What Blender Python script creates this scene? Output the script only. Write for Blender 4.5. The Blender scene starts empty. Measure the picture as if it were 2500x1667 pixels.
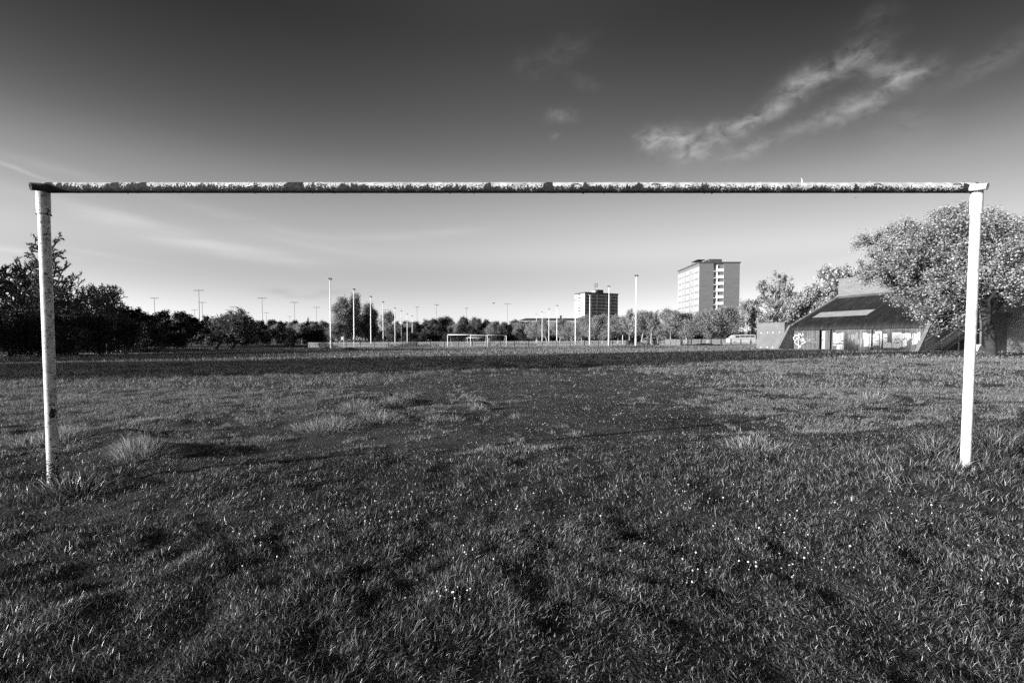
import bpy, math, random
import numpy as np
from mathutils import Vector

random.seed(11)
RNG = np.random.default_rng(7)
SC = bpy.context.scene
COL = SC.collection
PI = math.pi
F = 1180.0                      # focal length in photograph pixels
CAMZ = 1.5
HOR = 830.0
ELEV = math.radians(10.5)
SUN_AZ = math.radians(24)       # degrees behind the left-hand side
TO_SUN = np.array([-math.cos(SUN_AZ) * math.cos(ELEV), -math.sin(SUN_AZ) * math.cos(ELEV), math.sin(ELEV)])


# ------------------------------------------------------------------ helpers
def wx(px, Y):
    return (px - 1250.0) / F * Y


def wz(py, Y):
    return CAMZ + (HOR - py) / F * Y


def sstep(a, b, x):
    t = np.clip((np.asarray(x, float) - a) / (b - a), 0, 1)
    return t * t * (3 - 2 * t)


_H = np.random.default_rng(99).random((256, 256))


def vnoise(x, y, s=0):
    x = np.asarray(x, float) + 37.3 * s
    y = np.asarray(y, float) + 91.7 * s
    xi = np.floor(x).astype(int)
    yi = np.floor(y).astype(int)
    fx = x - xi
    fy = y - yi
    fx = fx * fx * (3 - 2 * fx)
    fy = fy * fy * (3 - 2 * fy)
    a = _H[xi & 255, yi & 255]
    b = _H[(xi + 1) & 255, yi & 255]
    c = _H[xi & 255, (yi + 1) & 255]
    d = _H[(xi + 1) & 255, (yi + 1) & 255]
    return (a * (1 - fx) + b * fx) * (1 - fy) + (c * (1 - fx) + d * fx) * fy


def fbm(x, y, s=0, n=3):
    v = 0
    a = 1.0
    t = 0
    for i in range(n):
        v = v + a * vnoise(x * 2 ** i, y * 2 ** i, s + i * 3)
        t += a
        a *= 0.5
    return v / t


def edge_y(x):
    """Where the long grass behind the goal gives way to the worn pitch."""
    return 5.0 + 0.33 * np.maximum(x, 0) + 0.55 * (fbm(x * 0.9, x * 0 + 3.1, 5) - 0.5) * 2


BUMPS = [(-3.95, 5.1, .38, .28, .12), (-2.35, 9.2, .3, .3, .17), (-2.9, 8.9, .5, .32, .15), (-3.4, 8.6, .5, .3, .10), (-2.7, 7.25, .7, .28, .12), (-2.15, 7.6, .35, .25, .10),
         (-.62, 8.9, .2, .15, .08), (-1.1, 7.7, .25, .15, .06), (7.8, 10.3, .5, .4, .08), (9.3, 10.0, .5, .4, .05), (2.9, 5.75, .8, .16, .07), (-5.0, 5.9, .6, .3, .10), (4.6, 4.5, .5, .35, .1),
         (-4.9, 6.8, .5, .25, .09), (1.2, 13.5, .5, .3, .07), (4.3, 7.4, .6, .25, .06), (6.0, 12.5, .5, .3, .08)]


def ground(x, y):
    x = np.asarray(x, float)
    y = np.asarray(y, float)
    near = 0.30 + 0.13 * np.exp(-(((x - 3.7) / 1.3) ** 2 + ((y - 3.7) / 1.0) ** 2))
    near = near - 0.05 * np.exp(-(((x + 3.9) / 1.0) ** 2 + ((y - 3.6) / 0.8) ** 2))
    farp = 0.24 + 0.0066 * np.clip(x, -46, 46) + 0.35 * sstep(-44, -60, x) + 0.3 * np.exp(-(((x - 20) / 5) ** 2 + ((y - 79) / 5) ** 2))
    t = sstep(9, 46, y)
    z = near * (1 - t) + farp * t
    e = edge_y(np.clip(x, -9, 14))
    lip = 0.045 * (1 - sstep(-0.25, 0.25, y - e))
    nearw = 1 - sstep(8, 30, y)
    z = z + lip * (1 - sstep(12, 20, np.abs(x)))
    fore = 1 - sstep(-0.3, 0.5, y - e)
    rough = np.clip(fore + 0.9 * sstep(-1.8, -3.2, x) * (1 - sstep(5.5, 8, y)) + 0.4, 0.4, 1)
    z = z + nearw * rough * (0.025 * (fbm(x * 1.1, y * 1.1, 1) - 0.5) + 0.036 * (fbm(x * 3.4, y * 3.9, 2, 2) - 0.5) + 0.03 * (vnoise(x * 7.7, y * 8.3, 9) - 0.5))
    for (bx, by, rx, ry, h) in BUMPS:
        z = z + h * np.exp(-(((x - bx) / rx) ** 2 + ((y - by) / ry) ** 2))
    z = z + sstep(8, 30, y) * (1 - sstep(75, 88, y)) * 0.16 * (fbm(x * 0.16, y * 0.35, 3) - 0.5)
    return z


def gz(x, y):
    return float(ground(np.array([x]), np.array([y]))[0])


def tag(o, label=None, cat=None, group=None, kind=None):
    if label:
        n = len(label.split())
        assert 4 <= n <= 16, (n, label)
        o['label'] = label
    if cat:
        o['category'] = cat
    if group:
        o['group'] = group
    if kind:
        o['kind'] = kind
    return o


def empty(name, loc=(0, 0, 0), rz=0.0, label=None, cat=None, group=None):
    o = bpy.data.objects.new(name, None)
    COL.objects.link(o)
    o.location = loc
    o.rotation_euler = (0, 0, rz)
    o.empty_display_size = 0.2
    return tag(o, label, cat, group)


def children(o):
    return [c for c in SC.objects if c.parent is o]


def copy_tree(o, parent=None, kids=None):
    kids = KIDS.get(o.name, [])
    c = o.copy()
    COL.objects.link(c)
    c.parent = parent
    KIDS[c.name] = []
    for ch in kids:
        KIDS[c.name].append(copy_tree(ch, c))
    return c


KIDS = {}


def link_mesh(name, me, parent=None):
    o = bpy.data.objects.new(name, me)
    COL.objects.link(o)
    if parent is not None:
        o.parent = parent
        KIDS.setdefault(parent.name, []).append(o)
    return o


class MB:
    def __init__(s):
        s.v = []
        s.f = []
        s.m = []
        s.sm = []
        s.mi = 0

    def add(s, vs, fs, smooth=False):
        b = len(s.v)
        s.v.extend([tuple(p) for p in vs])
        for f in fs:
            s.f.append(tuple(i + b for i in f))
            s.m.append(s.mi)
            s.sm.append(smooth)
        return s

    def box(s, a, b, T=None):
        x0, y0, z0 = a
        x1, y1, z1 = b
        vs = [(x0, y0, z0), (x1, y0, z0), (x1, y1, z0), (x0, y1, z0), (x0, y0, z1), (x1, y0, z1), (x1, y1, z1), (x0, y1, z1)]
        if T:
            vs = [T(*p) for p in vs]
        return s.add(vs, [(0, 3, 2, 1), (4, 5, 6, 7), (0, 1, 5, 4), (1, 2, 6, 5), (2, 3, 7, 6), (3, 0, 4, 7)])

    def prism(s, poly, d, T=None):
        """poly: list of 3-D points in a plane, d: extrusion vector."""
        n = len(poly)
        vs = [tuple(p) for p in poly] + [tuple(np.array(p, float) + np.array(d, float)) for p in poly]
        if T:
            vs = [T(*p) for p in vs]
        fs = [tuple(range(n))[::-1], tuple(range(n, 2 * n))]
        for i in range(n):
            j = (i + 1) % n
            fs.append((i, j, n + j, n + i))
        return s.add(vs, fs)

    def tube(s, pts, rad, n=8, caps=True, smooth=True, jit=0.0):
        pts = [np.array(p, float) for p in pts]
        if not hasattr(rad, '__len__'):
            rad = [rad] * len(pts)
        vs = []
        up = None
        for i, p in enumerate(pts):
            a = pts[max(i - 1, 0)]
            b = pts[min(i + 1, len(pts) - 1)]
            t = b - a
            t /= (np.linalg.norm(t) + 1e-9)
            if up is None:
                up = np.array([0, 0, 1.0]) if abs(t[2]) < 0.9 else np.array([1.0, 0, 0])
            e1 = np.cross(t, up)
            e1 /= (np.linalg.norm(e1) + 1e-9)
            e2 = np.cross(e1, t)
            for k in range(n):
                an = 2 * PI * k / n
                r = rad[i] * (1 + (random.uniform(-jit, jit) if jit else 0))
                vs.append(p + (e1 * math.cos(an) + e2 * math.sin(an)) * r)
        fs = []
        for i in range(len(pts) - 1):
            for k in range(n):
                k2 = (k + 1) % n
                fs.append((i * n + k, i * n + k2, (i + 1) * n + k2, (i + 1) * n + k))
        s.add(vs, fs, smooth)
        if caps:
            b = len(s.v) - len(vs)
            s.f.append(tuple(b + k for k in range(n))[::-1])
            s.f.append(tuple(b + (len(pts) - 1) * n + k for k in range(n)))
            s.m += [s.mi, s.mi]
            s.sm += [False, False]
        return s

    def mesh(s, name, mats):
        me = bpy.data.meshes.new(name)
        me.from_pydata(s.v, [], s.f)
        for m in (mats if isinstance(mats, (list, tuple)) else [mats]):
            me.materials.append(m)
        me.polygons.foreach_set('material_index', s.m)
        me.polygons.foreach_set('use_smooth', s.sm)
        me.update()
        return me

    def build(s, name, mats, parent=None):
        return link_mesh(name, s.mesh(name, mats), parent)


def np_mesh(name, V, polys, mats, smooth=False, mi=None):
    """V (n,3) and polys: list of (k, index array (m,k))."""
    me = bpy.data.meshes.new(name)
    me.vertices.add(len(V))
    me.vertices.foreach_set('co', np.asarray(V, np.float32).ravel())
    idx = np.concatenate([p.ravel() for p in polys]).astype(np.int32)
    tot = np.concatenate([np.full(len(p), p.shape[1], np.int32) for p in polys])
    st = np.concatenate([[0], np.cumsum(tot)[:-1]]).astype(np.int32)
    me.loops.add(len(idx))
    me.loops.foreach_set('vertex_index', idx)
    me.polygons.add(len(tot))
    me.polygons.foreach_set('loop_start', st)
    me.polygons.foreach_set('loop_total', tot)
    for m in (mats if isinstance(mats, (list, tuple)) else [mats]):
        me.materials.append(m)
    if mi is not None:
        me.polygons.foreach_set('material_index', mi.astype(np.int32))
    if smooth:
        me.polygons.foreach_set('use_smooth', np.ones(len(tot), bool))
    me.update(calc_edges=True)
    me.validate()
    return me


# ------------------------------------------------------------------ materials
def mk(name):
    m = bpy.data.materials.new(name)
    m.use_nodes = True
    nt = m.node_tree
    b = nt.nodes['Principled BSDF']
    return m, nt, b


def nn(nt, t, **kw):
    n = nt.nodes.new(t)
    for k, v in kw.items():
        setattr(n, k, v)
    return n


def mth(nt, op, a, b=None, c=None, clamp=False):
    n = nt.nodes.new('ShaderNodeMath')
    n.operation = op
    n.use_clamp = clamp
    for i, v in enumerate((a, b, c)):
        if v is None:
            continue
        if isinstance(v, (int, float)):
            n.inputs[i].default_value = v
        else:
            nt.links.new(v, n.inputs[i])
    return n.outputs[0]


def maprange(nt, v, a, b, c, d, interp='LINEAR'):
    n = nt.nodes.new('ShaderNodeMapRange')
    n.interpolation_type = interp
    nt.links.new(v, n.inputs[0])
    for i, x in enumerate((a, b, c, d)):
        n.inputs[i + 1].default_value = x
    return n.outputs[0]


def mixf(nt, fac, a, b):
    n = nt.nodes.new('ShaderNodeMix')
    n.data_type = 'FLOAT'
    for i, v in ((0, fac), (2, a), (3, b)):
        if isinstance(v, (int, float)):
            n.inputs[i].default_value = v
        else:
            nt.links.new(v, n.inputs[i])
    return n.outputs[0]


def noise(nt, vec, scale, detail=3, rough=0.55, dist=0.0):
    n = nt.nodes.new('ShaderNodeTexNoise')
    n.inputs['Scale'].default_value = scale
    n.inputs['Detail'].default_value = detail
    n.inputs['Roughness'].default_value = rough
    n.inputs['Distortion'].default_value = dist
    if vec is not None:
        nt.links.new(vec, n.inputs['Vector'])
    return n.outputs['Fac']


def objco(nt, scale=None):
    tc = nt.nodes.new('ShaderNodeTexCoord')
    v = tc.outputs['Object']
    if scale:
        mp = nt.nodes.new('ShaderNodeMapping')
        mp.inputs['Scale'].default_value = scale
        nt.links.new(v, mp.inputs[0])
        v = mp.outputs[0]
    return v


def grey(nt, val, sock):
    nt.links.new(val, sock)


def bump(nt, b, h, strength=0.5, dist=0.02):
    n = nt.nodes.new('ShaderNodeBump')
    n.inputs['Strength'].default_value = strength
    n.inputs['Distance'].default_value = dist
    nt.links.new(h, n.inputs['Height'])
    nt.links.new(n.outputs[0], b.inputs['Normal'])


def plain(name, v, rough=0.7, var=0.25, scale=3.0, spec=0.3, bmp=0.0, stretch=None):
    m, nt, b = mk(name)
    vec = objco(nt, stretch)
    n1 = noise(nt, vec, scale, 5, 0.6)
    val = maprange(nt, n1, 0.3, 0.7, v * (1 - var), v * (1 + var))
    grey(nt, val, b.inputs['Base Color'])
    b.inputs['Roughness'].default_value = rough
    b.inputs['Specular IOR Level'].default_value = spec
    if bmp:
        bump(nt, b, noise(nt, vec, scale * 6, 4), bmp, 0.02)
    return m


def leafmat(name, lo, hi, trans=0.3, rough=0.5, spec=0.3, pw=1.5):
    m, nt, b = mk(name)
    g = nt.nodes.new('ShaderNodeNewGeometry')
    r = g.outputs['Random Per Island']
    r2 = mth(nt, 'POWER', r, pw)
    val = maprange(nt, r2, 0, 1, lo, hi)
    grey(nt, val, b.inputs['Base Color'])
    b.inputs['Roughness'].default_value = rough
    b.inputs['Specular IOR Level'].default_value = spec
    t = nt.nodes.new('ShaderNodeBsdfTranslucent')
    grey(nt, val, t.inputs[0])
    mx = nt.nodes.new('ShaderNodeMixShader')
    mx.inputs[0].default_value = trans
    out = nt.nodes['Material Output']
    nt.links.new(b.outputs[0], mx.inputs[1])
    nt.links.new(t.outputs[0], mx.inputs[2])
    nt.links.new(mx.outputs[0], out.inputs[0])
    return m


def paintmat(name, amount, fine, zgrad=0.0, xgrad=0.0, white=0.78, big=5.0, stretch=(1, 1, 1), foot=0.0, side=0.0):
    """White gloss paint flaking off rusty tube. zgrad: more loss on the underside, also painting in its shade, xgrad: less towards +x."""
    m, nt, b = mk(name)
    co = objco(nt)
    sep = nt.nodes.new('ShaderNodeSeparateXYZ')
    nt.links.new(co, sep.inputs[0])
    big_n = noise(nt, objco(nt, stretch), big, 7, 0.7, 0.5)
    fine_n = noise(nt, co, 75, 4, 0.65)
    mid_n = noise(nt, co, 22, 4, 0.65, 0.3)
    zt = mth(nt, 'MULTIPLY', sep.outputs['Z'], -zgrad)  # darkens downwards: real paint loss plus painted shade under the bar
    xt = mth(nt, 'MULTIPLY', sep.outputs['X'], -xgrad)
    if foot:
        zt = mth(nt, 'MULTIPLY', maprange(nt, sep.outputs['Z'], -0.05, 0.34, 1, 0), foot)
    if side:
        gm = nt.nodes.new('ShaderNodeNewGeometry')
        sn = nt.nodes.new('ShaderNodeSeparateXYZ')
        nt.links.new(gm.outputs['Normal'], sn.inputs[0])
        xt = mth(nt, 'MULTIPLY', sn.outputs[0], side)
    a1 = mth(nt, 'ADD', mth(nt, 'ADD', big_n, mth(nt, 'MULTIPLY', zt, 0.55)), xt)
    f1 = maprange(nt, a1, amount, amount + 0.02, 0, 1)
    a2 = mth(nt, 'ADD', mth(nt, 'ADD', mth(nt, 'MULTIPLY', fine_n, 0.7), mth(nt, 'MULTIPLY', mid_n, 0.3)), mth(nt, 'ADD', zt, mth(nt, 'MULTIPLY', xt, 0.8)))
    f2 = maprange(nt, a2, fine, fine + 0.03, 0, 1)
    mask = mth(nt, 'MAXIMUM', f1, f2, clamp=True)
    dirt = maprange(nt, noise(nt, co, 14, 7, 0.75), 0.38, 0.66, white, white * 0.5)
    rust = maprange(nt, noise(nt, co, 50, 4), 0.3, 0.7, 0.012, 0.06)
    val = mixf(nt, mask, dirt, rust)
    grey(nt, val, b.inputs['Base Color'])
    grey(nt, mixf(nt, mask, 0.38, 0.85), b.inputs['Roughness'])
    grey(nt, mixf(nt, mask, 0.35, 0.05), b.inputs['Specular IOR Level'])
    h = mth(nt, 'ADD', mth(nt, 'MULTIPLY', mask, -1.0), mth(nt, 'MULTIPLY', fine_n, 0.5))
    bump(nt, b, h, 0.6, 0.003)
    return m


M = {}
HU = np.array([0.351, -0.936])
HW = np.array([0.936, 0.351])


def make_materials():
    # worn pitch: dark blaes with paler dry patches
    m, nt, b = mk('pitch_ground')
    co = objco(nt)
    n_big = noise(nt, objco(nt, (0.05, 0.16, 0.1)), 1.0, 5, 0.6)
    n_mid = noise(nt, objco(nt, (0.7, 1.1, 1)), 1.0, 5, 0.65)
    n_fine = noise(nt, co, 34, 4, 0.7)
    vor = nn(nt, 'ShaderNodeTexVoronoi')
    vor.inputs['Scale'].default_value = 70
    nt.links.new(co, vor.inputs['Vector'])
    base = maprange(nt, n_mid, 0.3, 0.72, 0.02, 0.10)
    base = mth(nt, 'MULTIPLY', base, maprange(nt, n_fine, 0.3, 0.75, 0.55, 1.7))
    big = maprange(nt, n_big, 0.42, 0.62, 0.85, 2.3)
    sepc = nt.nodes.new('ShaderNodeSeparateXYZ')
    nt.links.new(co, sepc.inputs[0])
    fart = maprange(nt, sepc.outputs['Y'], 10, 40, 0, 1)
    far_gain = mixf(nt, fart, 1.0, big)
    val = mth(nt, 'MULTIPLY', base, far_gain)
    spk = maprange(nt, vor.outputs['Distance'], 0.0, 0.2, 1, 0)
    spk = mth(nt, 'MULTIPLY', spk, maprange(nt, noise(nt, co, 90, 2), 0.52, 0.62, 0, 0.22))
    val = mth(nt, 'ADD', val, spk)
    grey(nt, val, b.inputs['Base Color'])
    b.inputs['Roughness'].default_value = 0.9
    b.inputs['Specular IOR Level'].default_value = 0.15
    h = mth(nt, 'ADD', n_fine, mth(nt, 'MULTIPLY', vor.outputs['Distance'], 0.7))
    bump(nt, b, h, 1.0, 0.03)
    M['ground'] = m

    M['grass'] = leafmat('grass_blade', 0.006, 0.55, 0.18, 0.36, 0.5, 4.2)
    M['grass_far'] = leafmat('dry_grass_blade', 0.07, 0.55, 0.3, 0.5, 0.3, 1.6)
    M['grass_tuft'] = leafmat('tuft_blade', 0.06, 0.62, 0.25, 0.5, 0.3, 1.6)
    M['clover'] = leafmat('clover_leaf', 0.02, 0.26, 0.2, 0.4, 0.4, 2.2)
    M['straw'] = leafmat('straw_blade', 0.12, 0.42, 0.25, 0.5, 0.3)
    M['stone'] = leafmat('gravel_stone', 0.04, 0.42, 0.0, 0.8, 0.2)
    M['petal'] = plain('white_petal', 0.62, 0.6, 0.1)
    M['stem'] = plain('flower_stem', 0.05, 0.6)
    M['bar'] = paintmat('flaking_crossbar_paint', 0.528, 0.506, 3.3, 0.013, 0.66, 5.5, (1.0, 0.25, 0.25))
    M['post_worn'] = paintmat('worn_post_paint', 0.66, 0.585, 0.0, 0.0, 0.72, 4.5, (1, 1, .6), 0.16, 0.05)
    M['post_clean'] = paintmat('clean_post_paint', 0.68, 0.63, 0.0, 0.0, 0.82, 4.0, (1, 1, .6), 0.14, 0.03)
    M['rust'] = plain('rust', 0.045, 0.8, 0.5, 40, 0.3, 0.5)
    M['white_metal'] = plain('white_painted_steel', 0.75, 0.45, 0.08, 5)
    M['lamp_dark'] = plain('dark_lamp_housing', 0.05, 0.4, 0.2, 8)
    M['lamp_glass'] = plain('lamp_glass', 0.4, 0.15, 0.1, 8, 0.6)
    M['galv'] = plain('galvanised_mast', 0.2, 0.5, 0.15, 2)
    M['picket'] = plain('pale_picket', 0.48, 0.6, 0.3, 2.0)
    M['fpost'] = plain('dark_fence_post', 0.09, 0.7, 0.3, 2)
    M['board'] = plain('pale_hoarding', 0.36, 0.6, 0.15, 1.5)
    M['bark'] = plain('bark', 0.09, 0.85, 0.4, 4, 0.15, 0.4)
    M['pale_bark'] = plain('pale_bark', 0.26, 0.85, 0.4, 3, 0.15, 0.4)
    M['dark_bark'] = plain('dark_bark', 0.045, 0.9, 0.4, 4, 0.1)
    M['leaf_bare'] = leafmat('young_leaf', 0.04, 0.22, 0.3)
    M['leaf_dark'] = leafmat('evergreen_leaf', 0.008, 0.035, 0.1)
    M['leaf_thicket'] = leafmat('thicket_leaf', 0.02, 0.10, 0.2)
    M['leaf_mid'] = leafmat('spring_leaf', 0.05, 0.2, 0.3)
    M['leaf_light'] = leafmat('pale_spring_leaf', 0.15, 0.5, 0.35)
    M['leaf_bush'] = leafmat('bush_leaf', 0.05, 0.30, 0.3)
    M['blossom'] = leafmat('cherry_blossom', 0.13, 0.62, 0.35, pw=1.3)
    M['concrete'] = plain('concrete', 0.165, 0.85, 0.15, 1.2, 0.2, 0.2)
    M['concrete_dark'] = plain('dark_concrete', 0.08, 0.85, 0.2, 1.2, 0.2, 0.2)
    M['stud'] = plain('pale_filler', 0.6, 0.8, 0.05)
    M['soil'] = plain('soil', 0.05, 0.95, 0.4, 3, 0.1, 0.6)

    # brick walls with courses
    def brick(name, c1, c2, mortar, sc, stain=0.2):
        m, nt, b = mk(name)
        br = nn(nt, 'ShaderNodeTexBrick')
        br.inputs['Scale'].default_value = sc
        br.inputs['Color1'].default_value = (c1,) * 3 + (1,)
        br.inputs['Color2'].default_value = (c2,) * 3 + (1,)
        br.inputs['Mortar'].default_value = (mortar,) * 3 + (1,)
        br.inputs['Brick Width'].default_value = 0.45
        br.inputs['Row Height'].default_value = 0.15
        br.inputs['Mortar Size'].default_value = 0.012
        co = objco(nt)
        s = nt.nodes.new('ShaderNodeSeparateXYZ')
        nt.links.new(co, s.inputs[0])
        c = nt.nodes.new('ShaderNodeCombineXYZ')
        nt.links.new(mth(nt, 'ADD', s.outputs[0], s.outputs[1]), c.inputs[0])
        nt.links.new(s.outputs[2], c.inputs[1])
        nt.links.new(c.outputs[0], br.inputs['Vector'])
        bw = nt.nodes.new('ShaderNodeRGBToBW')
        nt.links.new(br.outputs[0], bw.inputs[0])
        st = noise(nt, objco(nt, (0.15, 0.15, 1.2)), 1.0, 5, 0.6)
        val = mth(nt, 'MULTIPLY', bw.outputs[0], maprange(nt, st, 0.3, 0.7, 1 - stain, 1 + stain))
        grey(nt, val, b.inputs['Base Color'])
        b.inputs['Roughness'].default_value = 0.85
        b.inputs['Specular IOR Level'].default_value = 0.2
        return m
    M['brick'] = brick('grey_brick', 0.125, 0.165, 0.15, 1.0, 0.12)
    M['brick_hut'] = brick('hut_brick', 0.15, 0.19, 0.13, 1.0, 0.15)
    M['brick_pale'] = brick('pale_brick', 0.34, 0.40, 0.37, 1.0, 0.08)
    M['balcony'] = plain('white_balcony', 0.7, 0.7, 0.06, 0.5)
    M['spandrel'] = plain('grey_spandrel', 0.19, 0.7, 0.1, 0.5)
    M['white_conc'] = plain('white_concrete', 0.37, 0.7, 0.06, 0.5)
    M['curtained'] = plain('curtained_glass', 0.33, 0.25, 0.3, 0.6, 0.6)
    M['glass_dark'] = plain('dark_glass', 0.05, 0.12, 0.5, 0.3, 0.8)
    M['facade_dark'] = plain('dark_facade', 0.055, 0.8, 0.2, 0.4)
    M['frame_mid'] = plain('window_frame_mid', 0.30, 0.6, 0.1)
    M['roof_dark'] = plain('dark_roofing', 0.06, 0.8, 0.3, 0.5)

    # corrugated cladding, vertical rust streaks
    def corr(name, lo, hi, rough, st):
        m, nt, b = mk(name)
        s1 = noise(nt, objco(nt, st), 1.0, 6, 0.7)
        s2 = noise(nt, objco(nt), 1.3, 4, 0.6)
        a = mth(nt, 'ADD', mth(nt, 'MULTIPLY', s1, 0.75), mth(nt, 'MULTIPLY', s2, 0.25))
        grey(nt, maprange(nt, a, 0.36, 0.66, lo, hi), b.inputs['Base Color'])
        b.inputs['Roughness'].default_value = rough
        b.inputs['Specular IOR Level'].default_value = 0.25
        return m
    M['corr_wall'] = corr('weathered_corrugated_wall', 0.015, 0.17, 0.6, (9, 9, 0.35))
    m, nt, b = mk('dark_corrugated_roof')
    co = objco(nt)
    dots = []
    for d, k in ((HU, 5.0), (HW, 0.35)):
        vm = nt.nodes.new('ShaderNodeVectorMath')
        vm.operation = 'DOT_PRODUCT'
        nt.links.new(co, vm.inputs[0])
        vm.inputs[1].default_value = (d[0] * k, d[1] * k, 0)
        dots.append(vm.outputs['Value'])
    cx = nt.nodes.new('ShaderNodeCombineXYZ')
    nt.links.new(dots[0], cx.inputs[0])
    nt.links.new(dots[1], cx.inputs[1])
    s1 = noise(nt, cx.outputs[0], 1.0, 5, 0.75)
    s2 = noise(nt, cx.outputs[0], 2.3, 3, 0.6)
    v1 = maprange(nt, s1, 0.35, 0.62, 0.006, 0.035)
    v2 = maprange(nt, s2, 0.62, 0.72, 0.0, 0.13)
    grey(nt, mth(nt, 'ADD', v1, v2), b.inputs['Base Color'])
    b.inputs['Roughness'].default_value = 0.6
    b.inputs['Specular IOR Level'].default_value = 0.2
    M['corr_roof'] = m
    M['skylight'] = plain('pale_roof_sheet', 0.3, 0.5, 0.15, 2)
    M['graffiti'] = plain('white_spray_paint', 0.6, 0.6, 0.05)
    M['graffiti_grey'] = plain('faded_spray_paint', 0.26, 0.7, 0.1)
    M['graffiti_dark'] = plain('black_spray_paint', 0.03, 0.6, 0.2)
    M['door'] = plain('pale_door', 0.34, 0.6, 0.15, 2)
    M['dark_void'] = plain('dark_reveal', 0.02, 0.8)
    M['car_white'] = plain('white_car_paint', 0.5, 0.25, 0.04, 2, 0.6)
    M['car_dark'] = plain('dark_car_paint', 0.04, 0.25, 0.1, 2, 0.6)
    M['tyre'] = plain('tyre_rubber', 0.02, 0.9)
    M['bird'] = plain('dark_feather', 0.04, 0.8)


make_materials()


# ------------------------------------------------------------------ camera, sun, sky
def make_camera():
    cd = bpy.data.cameras.new('camera')
    cd.sensor_width = 36.0
    cd.lens = 36.0 * F / 2500.0
    cd.clip_start = 0.05
    cd.clip_end = 6000
    pitch = math.radians(2.0)
    cd.shift_y = (F * math.tan(pitch) - (833.5 - HOR)) / 2500.0 * -1 + 0.0
    # content must move down by F*tan(pitch) - 3.5 px: shift the frame up
    cd.shift_y = (F * math.tan(pitch) - 3.5) / 2500.0
    o = bpy.data.objects.new('camera', cd)
    COL.objects.link(o)
    o.location = (0, 0, CAMZ)
    o.rotation_euler = (PI / 2 - pitch, 0, 0)
    SC.camera = o


def make_sun():
    ld = bpy.data.lights.new('sun', 'SUN')
    ld.energy = 5.0
    ld.angle = math.radians(0.53)
    ld.color = (1, 1, 1)
    o = bpy.data.objects.new('sun', ld)
    COL.objects.link(o)
    d = Vector(-TO_SUN)
    o.rotation_euler = d.to_track_quat('-Z', 'Y').to_euler()


SKY_K, SKY_G = 1.0, 1.0


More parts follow.
